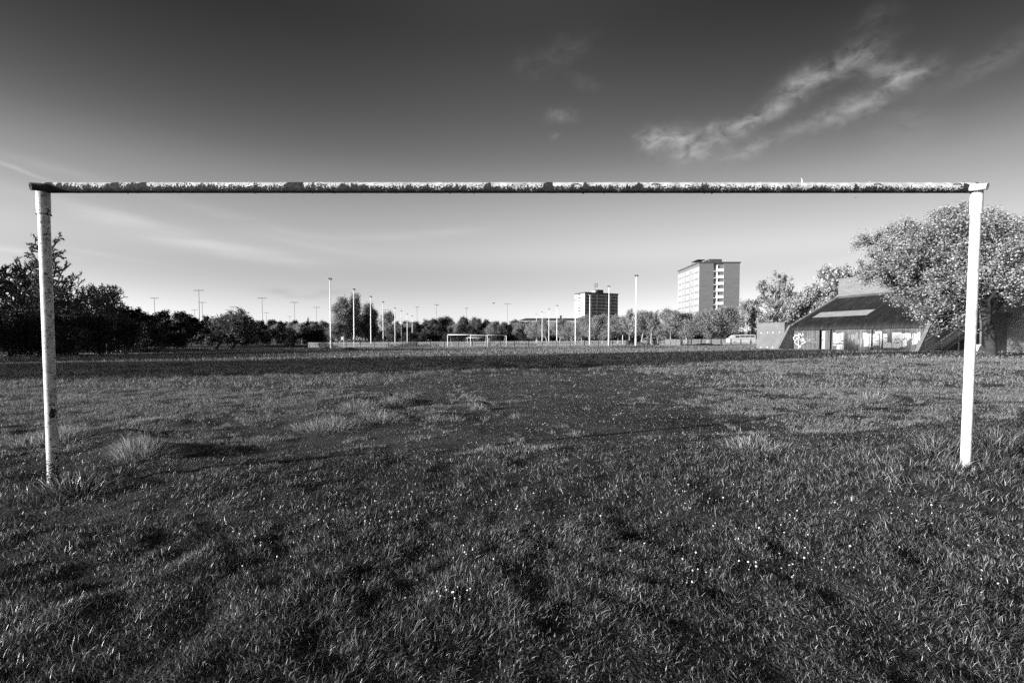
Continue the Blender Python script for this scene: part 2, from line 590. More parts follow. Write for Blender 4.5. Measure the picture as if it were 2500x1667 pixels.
def make_world():
    w = bpy.data.worlds.new('World')
    SC.world = w
    w.use_nodes = True
    nt = w.node_tree
    bg = nt.nodes['Background']
    sky = nt.nodes.new('ShaderNodeTexSky')
    sky.sky_type = 'NISHITA'
    sky.sun_disc = False
    sky.sun_elevation = ELEV
    sky.sun_rotation = math.atan2(TO_SUN[0], TO_SUN[1])
    sky.altitude = 50
    sky.air_density = 1.0
    sky.dust_density = 0.8
    sky.ozone_density = 1.0
    sep = nt.nodes.new('ShaderNodeSeparateColor')
    nt.links.new(sky.outputs[0], sep.inputs[0])
    # black and white film behind a deep red filter
    red = mth(nt, 'POWER', mth(nt, 'MULTIPLY', sep.outputs[0], 0.35), 1.35)
    tc = nt.nodes.new('ShaderNodeTexCoord')
    dirv = tc.outputs['Generated']
    s = nt.nodes.new('ShaderNodeSeparateXYZ')
    nt.links.new(dirv, s.inputs[0])
    az = mth(nt, 'MULTIPLY', mth(nt, 'ARCTAN2', s.outputs[0], s.outputs[1]), 57.2958)
    el = mth(nt, 'MULTIPLY', mth(nt, 'ARCSINE', s.outputs[2]), 57.2958)
    # film gradient with elevation
    grad = mth(nt, 'POWER', 2.718, mth(nt, 'MULTIPLY', mth(nt, 'MAXIMUM', el, 0.0), -GRAD))
    crv = nt.nodes.new('ShaderNodeFloatCurve')
    cu = crv.mapping.curves[0]
    for i, (e, f) in enumerate(SKYCURVE):
        if i < 2:
            cu.points[i].location = (e / 90.0, f / 4.0)
        else:
            cu.points.new(e / 90.0, f / 4.0)
    crv.mapping.update()
    nt.links.new(mth(nt, 'DIVIDE', mth(nt, 'MAXIMUM', el, 0.0), 90.0), crv.inputs['Value'])
    corr = mth(nt, 'MULTIPLY', crv.outputs[0], 4.0)
    # polarising filter: darkest well away from the middle bearing, stronger high up
    sa_ = mth(nt, 'SINE', mth(nt, 'DIVIDE', az, 57.2958))
    pol = mth(nt, 'MULTIPLY', mth(nt, 'POWER', mth(nt, 'DIVIDE', mth(nt, 'MAXIMUM', el, 0.0), 28.0), 1.5), POLC)
    pol = mth(nt, 'DIVIDE', mth(nt, 'SUBTRACT', 1.0, mth(nt, 'MULTIPLY', sa_, 0.22)), mth(nt, 'ADD', 1.0, mth(nt, 'MULTIPLY', pol, mth(nt, 'MULTIPLY', sa_, sa_))))
    base = mth(nt, 'MULTIPLY', mth(nt, 'MULTIPLY', red, grad), SKYGAIN)
    base = mth(nt, 'MULTIPLY', mth(nt, 'MULTIPLY', base, corr), pol)
    # clouds as patches at fixed bearings and heights in the sky
    cv = nt.nodes.new('ShaderNodeCombineXYZ')
    nt.links.new(az, cv.inputs[0])
    nt.links.new(el, cv.inputs[1])
    dn = nt.nodes.new('ShaderNodeTexNoise')
    dn.inputs['Scale'].default_value = 0.35
    dn.inputs['Detail'].default_value = 6
    dn.inputs['Roughness'].default_value = 0.62
    nt.links.new(cv.outputs[0], dn.inputs['Vector'])
    vm = nt.nodes.new('ShaderNodeVectorMath')
    vm.operation = 'MULTIPLY_ADD'
    nt.links.new(dn.outputs['Color'], vm.inputs[0])
    vm.inputs[1].default_value = (3.0, 1.6, 0)
    vm.inputs[2].default_value = (-1.5, -0.8, 0)
    va = nt.nodes.new('ShaderNodeVectorMath')
    va.operation = 'ADD'
    nt.links.new(vm.outputs[0], va.inputs[0])
    nt.links.new(cv.outputs[0], va.inputs[1])
    wp = va.outputs[0]

    def ell(lst, vec):
        tot = None
        for (px, py, L, W, ang, st) in lst:
            u = (px - 1250) / F
            v = (HOR - py) / F
            a0 = math.degrees(math.atan(u))
            e0 = math.degrees(math.atan(v / math.sqrt(1 + u * u)))
            ca = math.cos(math.radians(a0))
            Ld = L / F * 57.3 * ca * ca
            Wd = W / F * 57.3 * ca
            mp = nt.nodes.new('ShaderNodeMapping')
            mp.vector_type = 'TEXTURE'
            mp.inputs['Location'].default_value = (a0, e0, 0)
            mp.inputs['Rotation'].default_value = (0, 0, math.radians(ang))
            mp.inputs['Scale'].default_value = (Ld, Wd, 1)
            nt.links.new(vec, mp.inputs[0])
            ln = nt.nodes.new('ShaderNodeVectorMath')
            ln.operation = 'DOT_PRODUCT'
            nt.links.new(mp.outputs[0], ln.inputs[0])
            nt.links.new(mp.outputs[0], ln.inputs[1])
            g = mth(nt, 'MULTIPLY', mth(nt, 'POWER', 2.718, mth(nt, 'MULTIPLY', ln.outputs['Value'], -1.0)), st)
            tot = g if tot is None else mth(nt, 'ADD', tot, g)
        return tot
    puffs = ell([(1590, 352, 29.9, 18.6, -15, 0.5225), (1640, 358, 63.25, 26.35, -8, 0.5225), (1690, 368, 57.5, 31, -10, 0.6175), (1755, 322, 39.1, 13.95, 5, 0.57),
                 (1800, 318, 46, 17.05, 20, 0.3325), (1850, 295, 80.5, 20.15, 24, 0.4275), (1890, 268, 69, 15.5, 15, 0.285), (1945, 205, 51.75, 21.7, 12, 0.475),
                 (2005, 188, 80.5, 21.7, 20, 0.399), (2085, 150, 63.25, 21.7, 18, 0.285), (2120, 178, 69, 20.15, -12, 0.399), (2200, 195, 63.25, 21.7, -14, 0.475),
                 (2140, 245, 92, 20.15, 24, 0.38), (2050, 278, 92, 20.15, 20, 0.475), (1970, 305, 69, 15.5, 18, 0.285), (1850, 362, 63.25, 13.95, 14, 0.361), (1800, 378, 34.5, 7.75, 14, 0.3325),
                 (2190, 320, 69, 62, 10, 0.1235), (2120, 60, 69, 24.8, 22, 0.0941), (2420, 150, 126.5, 24.8, 18, 0.19), (1368, 292, 32.2, 12.4, 0, 0.261), (1350, 340, 14.95, 6.2, 15, 0.157),
                 (1375, 142, 63.25, 24.8, 12, 0.0941), (1285, 178, 40.25, 18.6, -20, 0.0627), (1425, 215, 36.8, 12.4, -15, 0.0784)], wp)
    strv = nt.nodes.new('ShaderNodeVectorMath')
    strv.operation = 'MULTIPLY_ADD'
    nt.links.new(dn.outputs['Color'], strv.inputs[0])
    strv.inputs[1].default_value = (3.0, 0.5, 0)
    strv.inputs[2].default_value = (-1.5, -0.25, 0)
    sa = nt.nodes.new('ShaderNodeVectorMath')
    sa.operation = 'ADD'
    nt.links.new(strv.outputs[0], sa.inputs[0])
    nt.links.new(cv.outputs[0], sa.inputs[1])
    streaks = ell([(80, 424, 110, 4.4, -16, 0.36), (480, 592, 260, 17.6, -9, 0.52), (600, 616, 200, 12.1, -4, 0.44), (250, 520, 280, 14.3, -9, 0.32), (640, 550, 260, 11, -9, 0.28),
                   (50, 612, 120, 7.7, -2, 0.84), (250, 622, 130, 5.5, -5, 0.44), (980, 578, 150, 9.9, 4, 0.28), (1100, 565, 80, 8.8, 6, 0.16), (760, 600, 150, 8.8, -8, 0.24),
                   (1990, 650, 130, 9.9, 7, 0.44), (2120, 640, 120, 15.4, 5, 0.36), (200, 430, 200, 11, -6, 0.2), (1900, 470, 400, 19.8, 3, 0.08)], sa.outputs[0])
    dark = ell([(680, 712, 42, 9, 0, .20), (705, 724, 25, 6, 0, .12), (760, 726, 40, 6, 4, .16), (800, 715, 45, 8, 5, .14), (860, 718, 40, 6, 0, .06)], sa.outputs[0])
    n2 = nt.nodes.new('ShaderNodeTexNoise')
    n2.inputs['Scale'].default_value = 0.7
    n2.inputs['Detail'].default_value = 8
    n2.inputs['Roughness'].default_value = 0.58
    n2.inputs['Distortion'].default_value = 0.3
    mp2 = nt.nodes.new('ShaderNodeMapping')
    mp2.inputs['Rotation'].default_value = (0, 0, math.radians(-18))
    mp2.inputs['Scale'].default_value = (0.75, 1.3, 1)
    nt.links.new(cv.outputs[0], mp2.inputs[0])
    nt.links.new(mp2.outputs[0], n2.inputs['Vector'])
    pn = maprange(nt, n2.outputs['Fac'], 0.33, 0.70, 0.05, 0.95)
    n3 = nt.nodes.new('ShaderNodeTexNoise')
    n3.inputs['Scale'].default_value = 0.5
    n3.inputs['Detail'].default_value = 6
    mp3 = nt.nodes.new('ShaderNodeMapping')
    mp3.inputs['Rotation'].default_value = (0, 0, math.radians(8))
    mp3.inputs['Scale'].default_value = (0.16, 1.6, 1)
    nt.links.new(cv.outputs[0], mp3.inputs[0])
    nt.links.new(mp3.outputs[0], n3.inputs['Vector'])
    sn = maprange(nt, n3.outputs['Fac'], 0.3, 0.7, 0.15, 1.1)
    cl = mth(nt, 'ADD', mth(nt, 'MULTIPLY', puffs, pn), mth(nt, 'MULTIPLY', streaks, sn), clamp=True)
    cl = mth(nt, 'MULTIPLY', cl, CLOUDMIX)
    dk = mth(nt, 'MULTIPLY', dark, sn)
    v = mixf(nt, cl, base, CLOUDVAL)
    v = mth(nt, 'MULTIPLY', v, mth(nt, 'SUBTRACT', 1.0, dk))
    v = mth(nt, 'MAXIMUM', v, 0.0)
    comb = nt.nodes.new('ShaderNodeCombineColor')
    for i in range(3):
        nt.links.new(v, comb.inputs[i])
    nt.links.new(comb.outputs[0], bg.inputs[0])
    bg.inputs[1].default_value = 0.1


SKYCURVE = [(0, .62), (90, .8), (3.2, .64), (6.3, .70), (11, 1.24), (15.6, 1.40), (18, 1.28), (20, 1.10), (24, .92), (28, .82), (31.7, .74), (34.5, .80)]
POLC = 3.0
GRAD, SKYGAIN, CLOUDMIX, CLOUDVAL = 0.03, 6.4, 0.55, 6.0
make_camera()
make_sun()
make_world()
SC.view_settings.view_transform = 'Standard'
SC.view_settings.look = 'None'
SC.view_settings.exposure = 0.65
SC.view_settings.gamma = 1.0
SC.render.engine = 'CYCLES'
SC.cycles.max_bounces = 5
SC.cycles.diffuse_bounces = 3
SC.cycles.transparent_max_bounces = 4
SC.cycles.use_denoising = False
SC.cycles.use_light_tree = False
SC.world.cycles.sampling_method = 'MANUAL'
SC.world.cycles.sample_map_resolution = 512
SC.cycles.sample_clamp_indirect = 4


# ------------------------------------------------------------------ ground
def make_ground():
    def axis(core0, core1, step, lo, hi, growth):
        a = list(np.arange(core0, core1 + 1e-6, step))
        s = step
        while a[-1] < hi:
            s *= growth
            a.append(a[-1] + s)
        s = step
        pre = []
        x = core0
        while x > lo:
            s *= growth
            x -= s
            pre.append(x)
        return np.array(pre[::-1] + a)
    xs = axis(-7, 7.5, 0.07, -2500, 2500, 1.06)
    ys = axis(1.0, 11, 0.06, -300, 4000, 1.035)
    X, Y = np.meshgrid(xs, ys)
    Z = ground(X, Y)
    V = np.stack([X, Y, Z], -1).reshape(-1, 3)
    nx, ny = len(xs), len(ys)
    i = np.arange(nx - 1)[None, :] + np.arange(ny - 1)[:, None] * nx
    Q = np.stack([i, i + 1, i + nx + 1, i + nx], -1).reshape(-1, 4)
    o = link_mesh('ground', np_mesh('ground', V, [Q], M['ground'], True))
    tag(o, 'worn dark playing field running from the foreground grass to the trees', 'ground', kind='structure')


make_ground()


# ------------------------------------------------------------------ grass
def blades(x, y, h, w, lean, yaw=None, seg=2, z=None, rng=RNG, curl=1.8):
    """x,y bases; lean (n,2) horizontal tip offset. Returns V, polys."""
    n = len(x)
    if z is None:
        z = ground(x, y) - 0.004
    if yaw is None:
        yaw = rng.uniform(0, 2 * PI, n)
    ts = {1: [0, 1.0], 2: [0, .5, 1.0], 3: [0, .36, .72, 1.0]}[seg]
    wd = np.stack([np.cos(yaw), np.sin(yaw)], -1)
    rows = []
    ll = np.minimum(np.linalg.norm(lean, axis=1) / np.maximum(h, 1e-4), 1.6)
    for t in ts:
        off = lean * (t ** curl)
        zz = z + h * t * (1 - 0.28 * ll * t)
        if t == 1.0:
            rows.append([np.stack([x + off[:, 0], y + off[:, 1], zz], -1)])
        else:
            hw = (w * (1 - 0.45 * t) * 0.5)[:, None] * wd
            rows.append([np.stack([x + off[:, 0] - hw[:, 0], y + off[:, 1] - hw[:, 1], zz], -1),
                         np.stack([x + off[:, 0] + hw[:, 0], y + off[:, 1] + hw[:, 1], zz], -1)])
    flat = [a for r in rows for a in r]
    k = len(flat)
    V = np.stack(flat, 1).reshape(-1, 3)
    b = np.arange(n)[:, None] * k
    polys = []
    for s in range(seg - 1):
        polys.append(b + np.array([[2 * s, 2 * s + 1, 2 * s + 3, 2 * s + 2]]))
    s = seg - 1
    polys.append(b + np.array([[2 * s, 2 * s + 1, 2 * s + 2]]))
    return V, polys


def join_geo(parts):
    Vs, P = [], {}
    off = 0
    for V, polys in parts:
        Vs.append(V)
        for p in polys:
            P.setdefault(p.shape[1], []).append(p + off)
        off += len(V)
    return np.concatenate(Vs), [np.concatenate(v) for v in P.values()]


def scatter(n, y0, y1, margin=0.5, rng=RNG, power=1.0):
    """Points uniform over the wedge the lens can see (and a margin)."""
    y = y0 + (y1 - y0) * rng.random(n * 3) ** power
    keep = rng.random(n * 3) < (1.06 * y + margin) / (1.06 * y1 + margin)
    y = y[keep][:n]
    x = (rng.random(len(y)) * 2 - 1) * (1.09 * y + margin)
    return x, y


def wind(x, y, s):
    a = 2 * PI * 1.6 * fbm(x * 0.8, y * 0.8, 20 + s, 2)
    return np.stack([np.cos(a), np.sin(a)], -1)


def make_grass():
    rng = RNG
    parts, straw = [], []
    # long lawn behind the goal line
    for (n, y0, y1, seg) in ((880000, 1.0, 3.0, 2), (600000, 3.0, 7.2, 2)):
        x, y = scatter(n, y0, y1, 2.6)
        e = edge_y(x)
        clump = fbm(x * 2.6, y * 2.6, 31, 2)
        clump2 = fbm(x * 9, y * 9, 33, 2)
        keep = (y < e + 0.15 * rng.standard_normal(len(x))) & (rng.random(len(x)) < 0.05 + 1.6 * np.clip(clump2 - 0.25, 0, 1) + 0.7 * clump)
        x, y, clump, clump2 = x[keep], y[keep], clump[keep], clump2[keep]
        fade = 1 - 0.45 * sstep(-1.2, 0.1, y - edge_y(x))
        h = (0.02 + 0.034 * clump ** 1.3 + 0.05 * np.clip(clump2 - 0.4, 0, 1)) * rng.uniform(0.55, 1.25, len(x)) * fade
        tall = np.exp(-(((x - 3.9) / 0.9) ** 2 + ((y - 3.75) / 0.7) ** 2)) + 0.4 * np.exp(-(((x + 3.9) / 0.8) ** 2 + ((y - 3.7) / 0.5) ** 2))
        h = h * np.where(rng.random(len(x)) < 0.5, 0.5, 1.15)
        h = h * (1 + 1.5 * tall) * (0.74 + 0.24 * sstep(2.2, 4.4, y))
        w_near = 0.72 + 0.28 * sstep(2.0, 4.0, y)
        lean = wind(x, y, 0) * (h * rng.uniform(0.0, 0.45, len(x)))[:, None] + rng.standard_normal((len(x), 2)) * (h * 0.5)[:, None]
        w = rng.uniform(0.0012, 0.0034, len(x)) * 1.2 * w_near
        st = rng.random(len(x)) < 0.09
        parts.append(blades(x[~st], y[~st], h[~st], w[~st], lean[~st], seg=seg, curl=1.35))
        straw.append(blades(x[st], y[st], h[st] * 0.9, w[st] * 0.6, lean[st] * 1.8, seg=seg, curl=1.1))
    V, P = join_geo(parts)
    o = link_mesh('grass', np_mesh('grass', V, P, M['grass']))
    tag(o, 'long ragged foreground grass around the near goal posts', 'grass', kind='stuff')
    V, P = join_geo(straw)
    o = link_mesh('dry_grass', np_mesh('dry_grass', V, P, M['straw']))
    tag(o, 'pale dry stalks mixed through the foreground grass', 'grass', kind='stuff')

    # thin grass on the worn pitch
    parts = []
    for (n, y0, y1, wlo, whi, hlo, hhi, seg) in ((500000, 4.6, 12, .002, .005, .015, .055, 2), (330000, 12, 30, .006, .014, .035, .11, 1), (260000, 30, 92, .03, .06, .07, .2, 1)):
        x, y = scatter(n, y0, y1, 3.0)
        big = fbm(x * 0.45, y * 0.45, 41, 3)
        small = fbm(x * 2.4, y * 2.4, 43, 3)
        bare = np.exp(-(((x - 0.7 - 0.1 * (y - 6)) / (1.6 + 0.12 * y)) ** 2)) * sstep(4.8, 5.6, y) * (1 - 0.75 * sstep(12, 17, y))
        fine = fbm(x * 6.5, y * 6.5, 45, 2)
        mixn = 0.28 * big + 0.42 * small + 0.30 * fine + 0.05 * sstep(2, 5, np.abs(x)) + 0.04 * sstep(15, 20, y) - 0.12 * bare
        th = 0.49 + 0.035 * sstep(9, 14, y)
        d = 0.02 + 0.98 * sstep(th, th + 0.06, mixn)
        if y0 > 25:
            d = 0.85 + 2.4 * (fbm(x * 0.05, y * 0.2, 47, 3) - 0.5) + 1.0 * (small - 0.5)
        d = np.clip(d, 0.012, 1)
        keep = (rng.random(len(x)) < d) & (y > edge_y(np.clip(x, -9, 14)) - 0.3)
        x, y, small, d = x[keep], y[keep], small[keep], d[keep]
        h = rng.uniform(hlo, hhi, len(x)) * (0.4 + 0.95 * d)
        lean = wind(x, y, 2) * (h * rng.uniform(0.2, 0.9, len(x)))[:, None] + rng.standard_normal((len(x), 2)) * (h * 0.5)[:, None]
        w = rng.uniform(wlo, whi, len(x))
        parts.append(blades(x, y, h, w, lean, seg=seg))
    V, P = join_geo(parts)
    o = link_mesh('pitch_grass', np_mesh('pitch_grass', V, P, M['grass_far']))
    tag(o, 'short patchy grass thinning out over the worn pitch', 'grass', kind='stuff')

    # clover and small flat weeds in the lawn
    n = 120000
    x, y = scatter(n, 1.2, 6.5, 2.0)
    k = (fbm(x * 1.3, y * 1.3, 61, 3) > 0.54) & (y < edge_y(x) + 0.4) & (rng.random(len(x)) < 0.75)
    x, y = x[k], y[k]
    z = ground(x, y) + rng.uniform(0.006, 0.03, len(x))
    r = rng.uniform(0.002, 0.0042, len(x)) * (0.7 + 0.5 * sstep(2, 4, y))
    a = rng.uniform(0, 2 * PI, (len(x), 1)) + np.arange(5)[None] * 2 * PI / 5
    tx, ty = rng.normal(0, .45, len(x)), rng.normal(0, .45, len(x))
    lx, ly = np.cos(a) * r[:, None], np.sin(a) * r[:, None]
    V = np.stack([lx + x[:, None], ly + y[:, None], z[:, None] + lx * tx[:, None] + ly * ty[:, None]], -1).reshape(-1, 3)
    o = link_mesh('clover', np_mesh('clover', V, [np.arange(len(x) * 5).reshape(-1, 5)], M['clover']))
    tag(o, 'low clover and flat weed leaves spreading in patches through the lawn', 'clover', kind='stuff')

    # loose stones
    n = 110000
    x, y = scatter(n, 4.7, 17, 0.5)
    k = y > edge_y(np.clip(x, -9, 14)) - 0.1
    x, y = x[k], y[k]
    r = rng.uniform(0.002, 0.0075, len(x)) * (1 + 1.2 * (rng.random(len(x)) < 0.05))
    z = ground(x, y) + r * 0.3
    base = np.array([[1, 0, 0], [-.5, .87, 0], [-.5, -.87, 0], [0, 0, .8], [0, 0, -.6]])
    a = rng.uniform(0, 2 * PI, len(x))
    ca, sa = np.cos(a), np.sin(a)
    sc = rng.uniform(0.6, 1.4, (len(x), 3))
    V = base[None] * sc[:, None] * r[:, None, None]
    V = np.stack([V[..., 0] * ca[:, None] - V[..., 1] * sa[:, None] + x[:, None], V[..., 0] * sa[:, None] + V[..., 1] * ca[:, None] + y[:, None], V[..., 2] + z[:, None]], -1)
    f = np.array([[0, 1, 3], [1, 2, 3], [2, 0, 3], [1, 0, 4], [2, 1, 4], [0, 2, 4]])
    Q = (np.arange(len(x))[:, None, None] * 5 + f[None]).reshape(-1, 3)
    o = link_mesh('gravel', np_mesh('gravel', V.reshape(-1, 3), [Q], M['stone']))
    tag(o, 'fine loose gravel scattered over the bare worn pitch', 'gravel', kind='stuff')


make_grass()


def make_tufts():
    def pt(px, py, zg=0.36):
        Y = (CAMZ - zg) * F / (py - HOR)
        return wx(px, Y), Y
    spots = [
        (335, 1112, .26, .30, 520, 'dark tall grass tuft in front of the left goal post, throwing a long shadow'),
        (960, 985, .26, .30, 420, 'crest tuft of the long pale grass mound left of centre'),
        (880, 992, .24, .42, 520, 'pale tall grass forming the middle of the mound left of centre'),
        (800, 1035, .22, .55, 620, 'broad low grass hummock just below the mound left of centre'),
        (930, 1020, .20, .45, 480, 'grass hummock with dark hollow beside the mound left of centre'),
        (1168, 992, .17, .16, 170, 'small lone grass tuft right of the pale mound on bare ground'),
        (1060, 1018, .13, .22, 150, 'low round grass tuft directly beside the mound hollow'),
        (1110, 1018, .15, .14, 120, 'little pointed grass tuft between the mound and the lone tuft'),
        (2135, 970, .24, .45, 520, 'dark bushy grass tuft on the right of the pitch near the post'),
        (1850, 1090, .14, .5, 420, 'long grass ridge at the edge of bare soil right of centre'),
        (1410, 1052, .09, .14, 90, 'tiny grass sprig standing on the bare soil in the centre'),
        (120, 1070, .2, .5, 480, 'rough grass tuft beside the left goal post'),
        (2290, 1135, .26, .3, 460, 'long bent grass clump leaning at the foot of the right post'),
        (2440, 1125, .26, .4, 520, 'long grass clump between the right post and the picture edge'),
        (175, 1190, .22, .35, 480, 'shaggy grass clump at the foot of the left post'),
        (1020, 890, .3, .55, 260, 'distant dark grass tuft in the shadow band near the middle'),
        (1170, 880, .24, .5, 200, 'distant flat weed tuft in the shaded band below the far goals'),
    ]
    for (px, py, h, r, n, lab) in spots:
        n = int(n * 3)
        h *= 0.95
        x, y = pt(px, py)
        rng = np.random.default_rng(int(px * 7 + py))
        far = max(1.0, y / 8.0)
        a = rng.uniform(0, 2 * PI, n)
        rr = r * np.sqrt(rng.random(n))
        bx = rr * np.cos(a) * 1.15
        by = rr * np.sin(a) * 0.8
        prof = np.clip(1 - (rr / r) ** 2, 0.15, 1)
        hh = h * prof * rng.uniform(0.45, 1.15, n)
        lean = np.stack([bx, by], -1) * (0.9 * h / r) * rng.uniform(.4, 1.2, n)[:, None] + rng.standard_normal((n, 2)) * (hh * 0.3)[:, None]
        z0 = gz(x, y)
        bz = ground(bx + x, by + y) - z0 - 0.005
        V, P = blades(bx, by, hh, rng.uniform(.0025, .0055, n) * far, lean, z=bz, seg=3, rng=rng)
        o = link_mesh('grass_tuft', np_mesh('grass_tuft', V, P, M['grass_tuft'] if y > 4.6 else M['grass']))
        o.location = (x, y, z0)
        tag(o, lab, 'grass tuft', 'tall grass tufts on the field')


make_tufts()


def make_flowers():
    rng = np.random.default_rng(5)
    stem = MB()
    stem.tube([(0, 0, 0), (.004, .002, .5), (.0, .006, 1.0)], [.0022, .0018, .0016], 5, False)
    stem_me = stem.mesh('stem', M['stem'])
    head = MB()
    vs, fs = [], []
    rings = [(-.55, .35), (0, 1.0), (.45, .85), (.75, .4)]
    for z, r in rings:
        for k in range(8):
            a = 2 * PI * k / 8
            rr = r * (1 + 0.12 * math.cos(3 * a))
            vs.append((rr * math.cos(a), rr * math.sin(a), z))
    for i in range(3):
        for k in range(8):
            fs.append((i * 8 + k, i * 8 + (k + 1) % 8, (i + 1) * 8 + (k + 1) % 8, (i + 1) * 8 + k))
    fs.append(tuple(range(24, 32)))
    fs.append(tuple(range(0, 8))[::-1])
    head.add(vs, fs, True)
    head_me = head.mesh('flower_head', M['petal'])
    clusters = [(900, 1265, 90, 18), (960, 1245, 60, 10), (1290, 1230, 120, 14), (1560, 1230, 140, 14), (1660, 1250, 80, 10), (2280, 1310, 60, 10), (1960, 1420, 50, 10), (1080, 1380, 60, 10),
                (1100, 1490, 40, 14), (1720, 1420, 60, 8), (1700, 1440, 40, 4), (520, 1330, 160, 10), (720, 1300, 90, 8), (1900, 1350, 160, 12), (2060, 1290, 160, 12), (1250, 1180, 300, 16), (1450, 1150, 250, 10), (2380, 1430, 90, 6), (640, 1420, 200, 5), (1350, 1340, 250, 12), (860, 1210, 160, 12), (1750, 1330, 120, 10)]
    k = 0
    for (px, py, sp, n) in clusters:
        for i in range(n):
            qx = px + rng.normal() * sp * 1.1
            qy = py + rng.normal() * sp * 0.32
            Y = 1.18 * F / (max(qy, 1110) - HOR)
            x = wx(qx, Y)
            if Y > float(edge_y(np.array([x]))[0]) - 0.1 or abs(x) > 1.05 * Y:
                continue
            h = rng.uniform(0.025, 0.055)
            lx, ly = rng.normal(0, 0.12), rng.normal(0, 0.12)
            root = empty('white_flower', (x, Y, gz(x, Y)), rng.uniform(0, 6.28), 'small white flower head on a thin stem in the foreground grass', 'flower', 'small white flowers dotted through the foreground grass')
            root.rotation_euler = (lx, ly, root.rotation_euler[2])
            s = link_mesh('stem', stem_me, root)
            s.scale = (1, 1, h)
            hd = link_mesh('flower_head', head_me, root)
            r = rng.uniform(0.0028, 0.0062)
            hd.scale = (r, r, r * rng.uniform(.7, 1.2))
            hd.location = (0, .006, h + r * 0.3)
            hd.rotation_euler = (rng.normal(0, .5), rng.normal(0, .5), 0)
            k += 1


make_flowers()


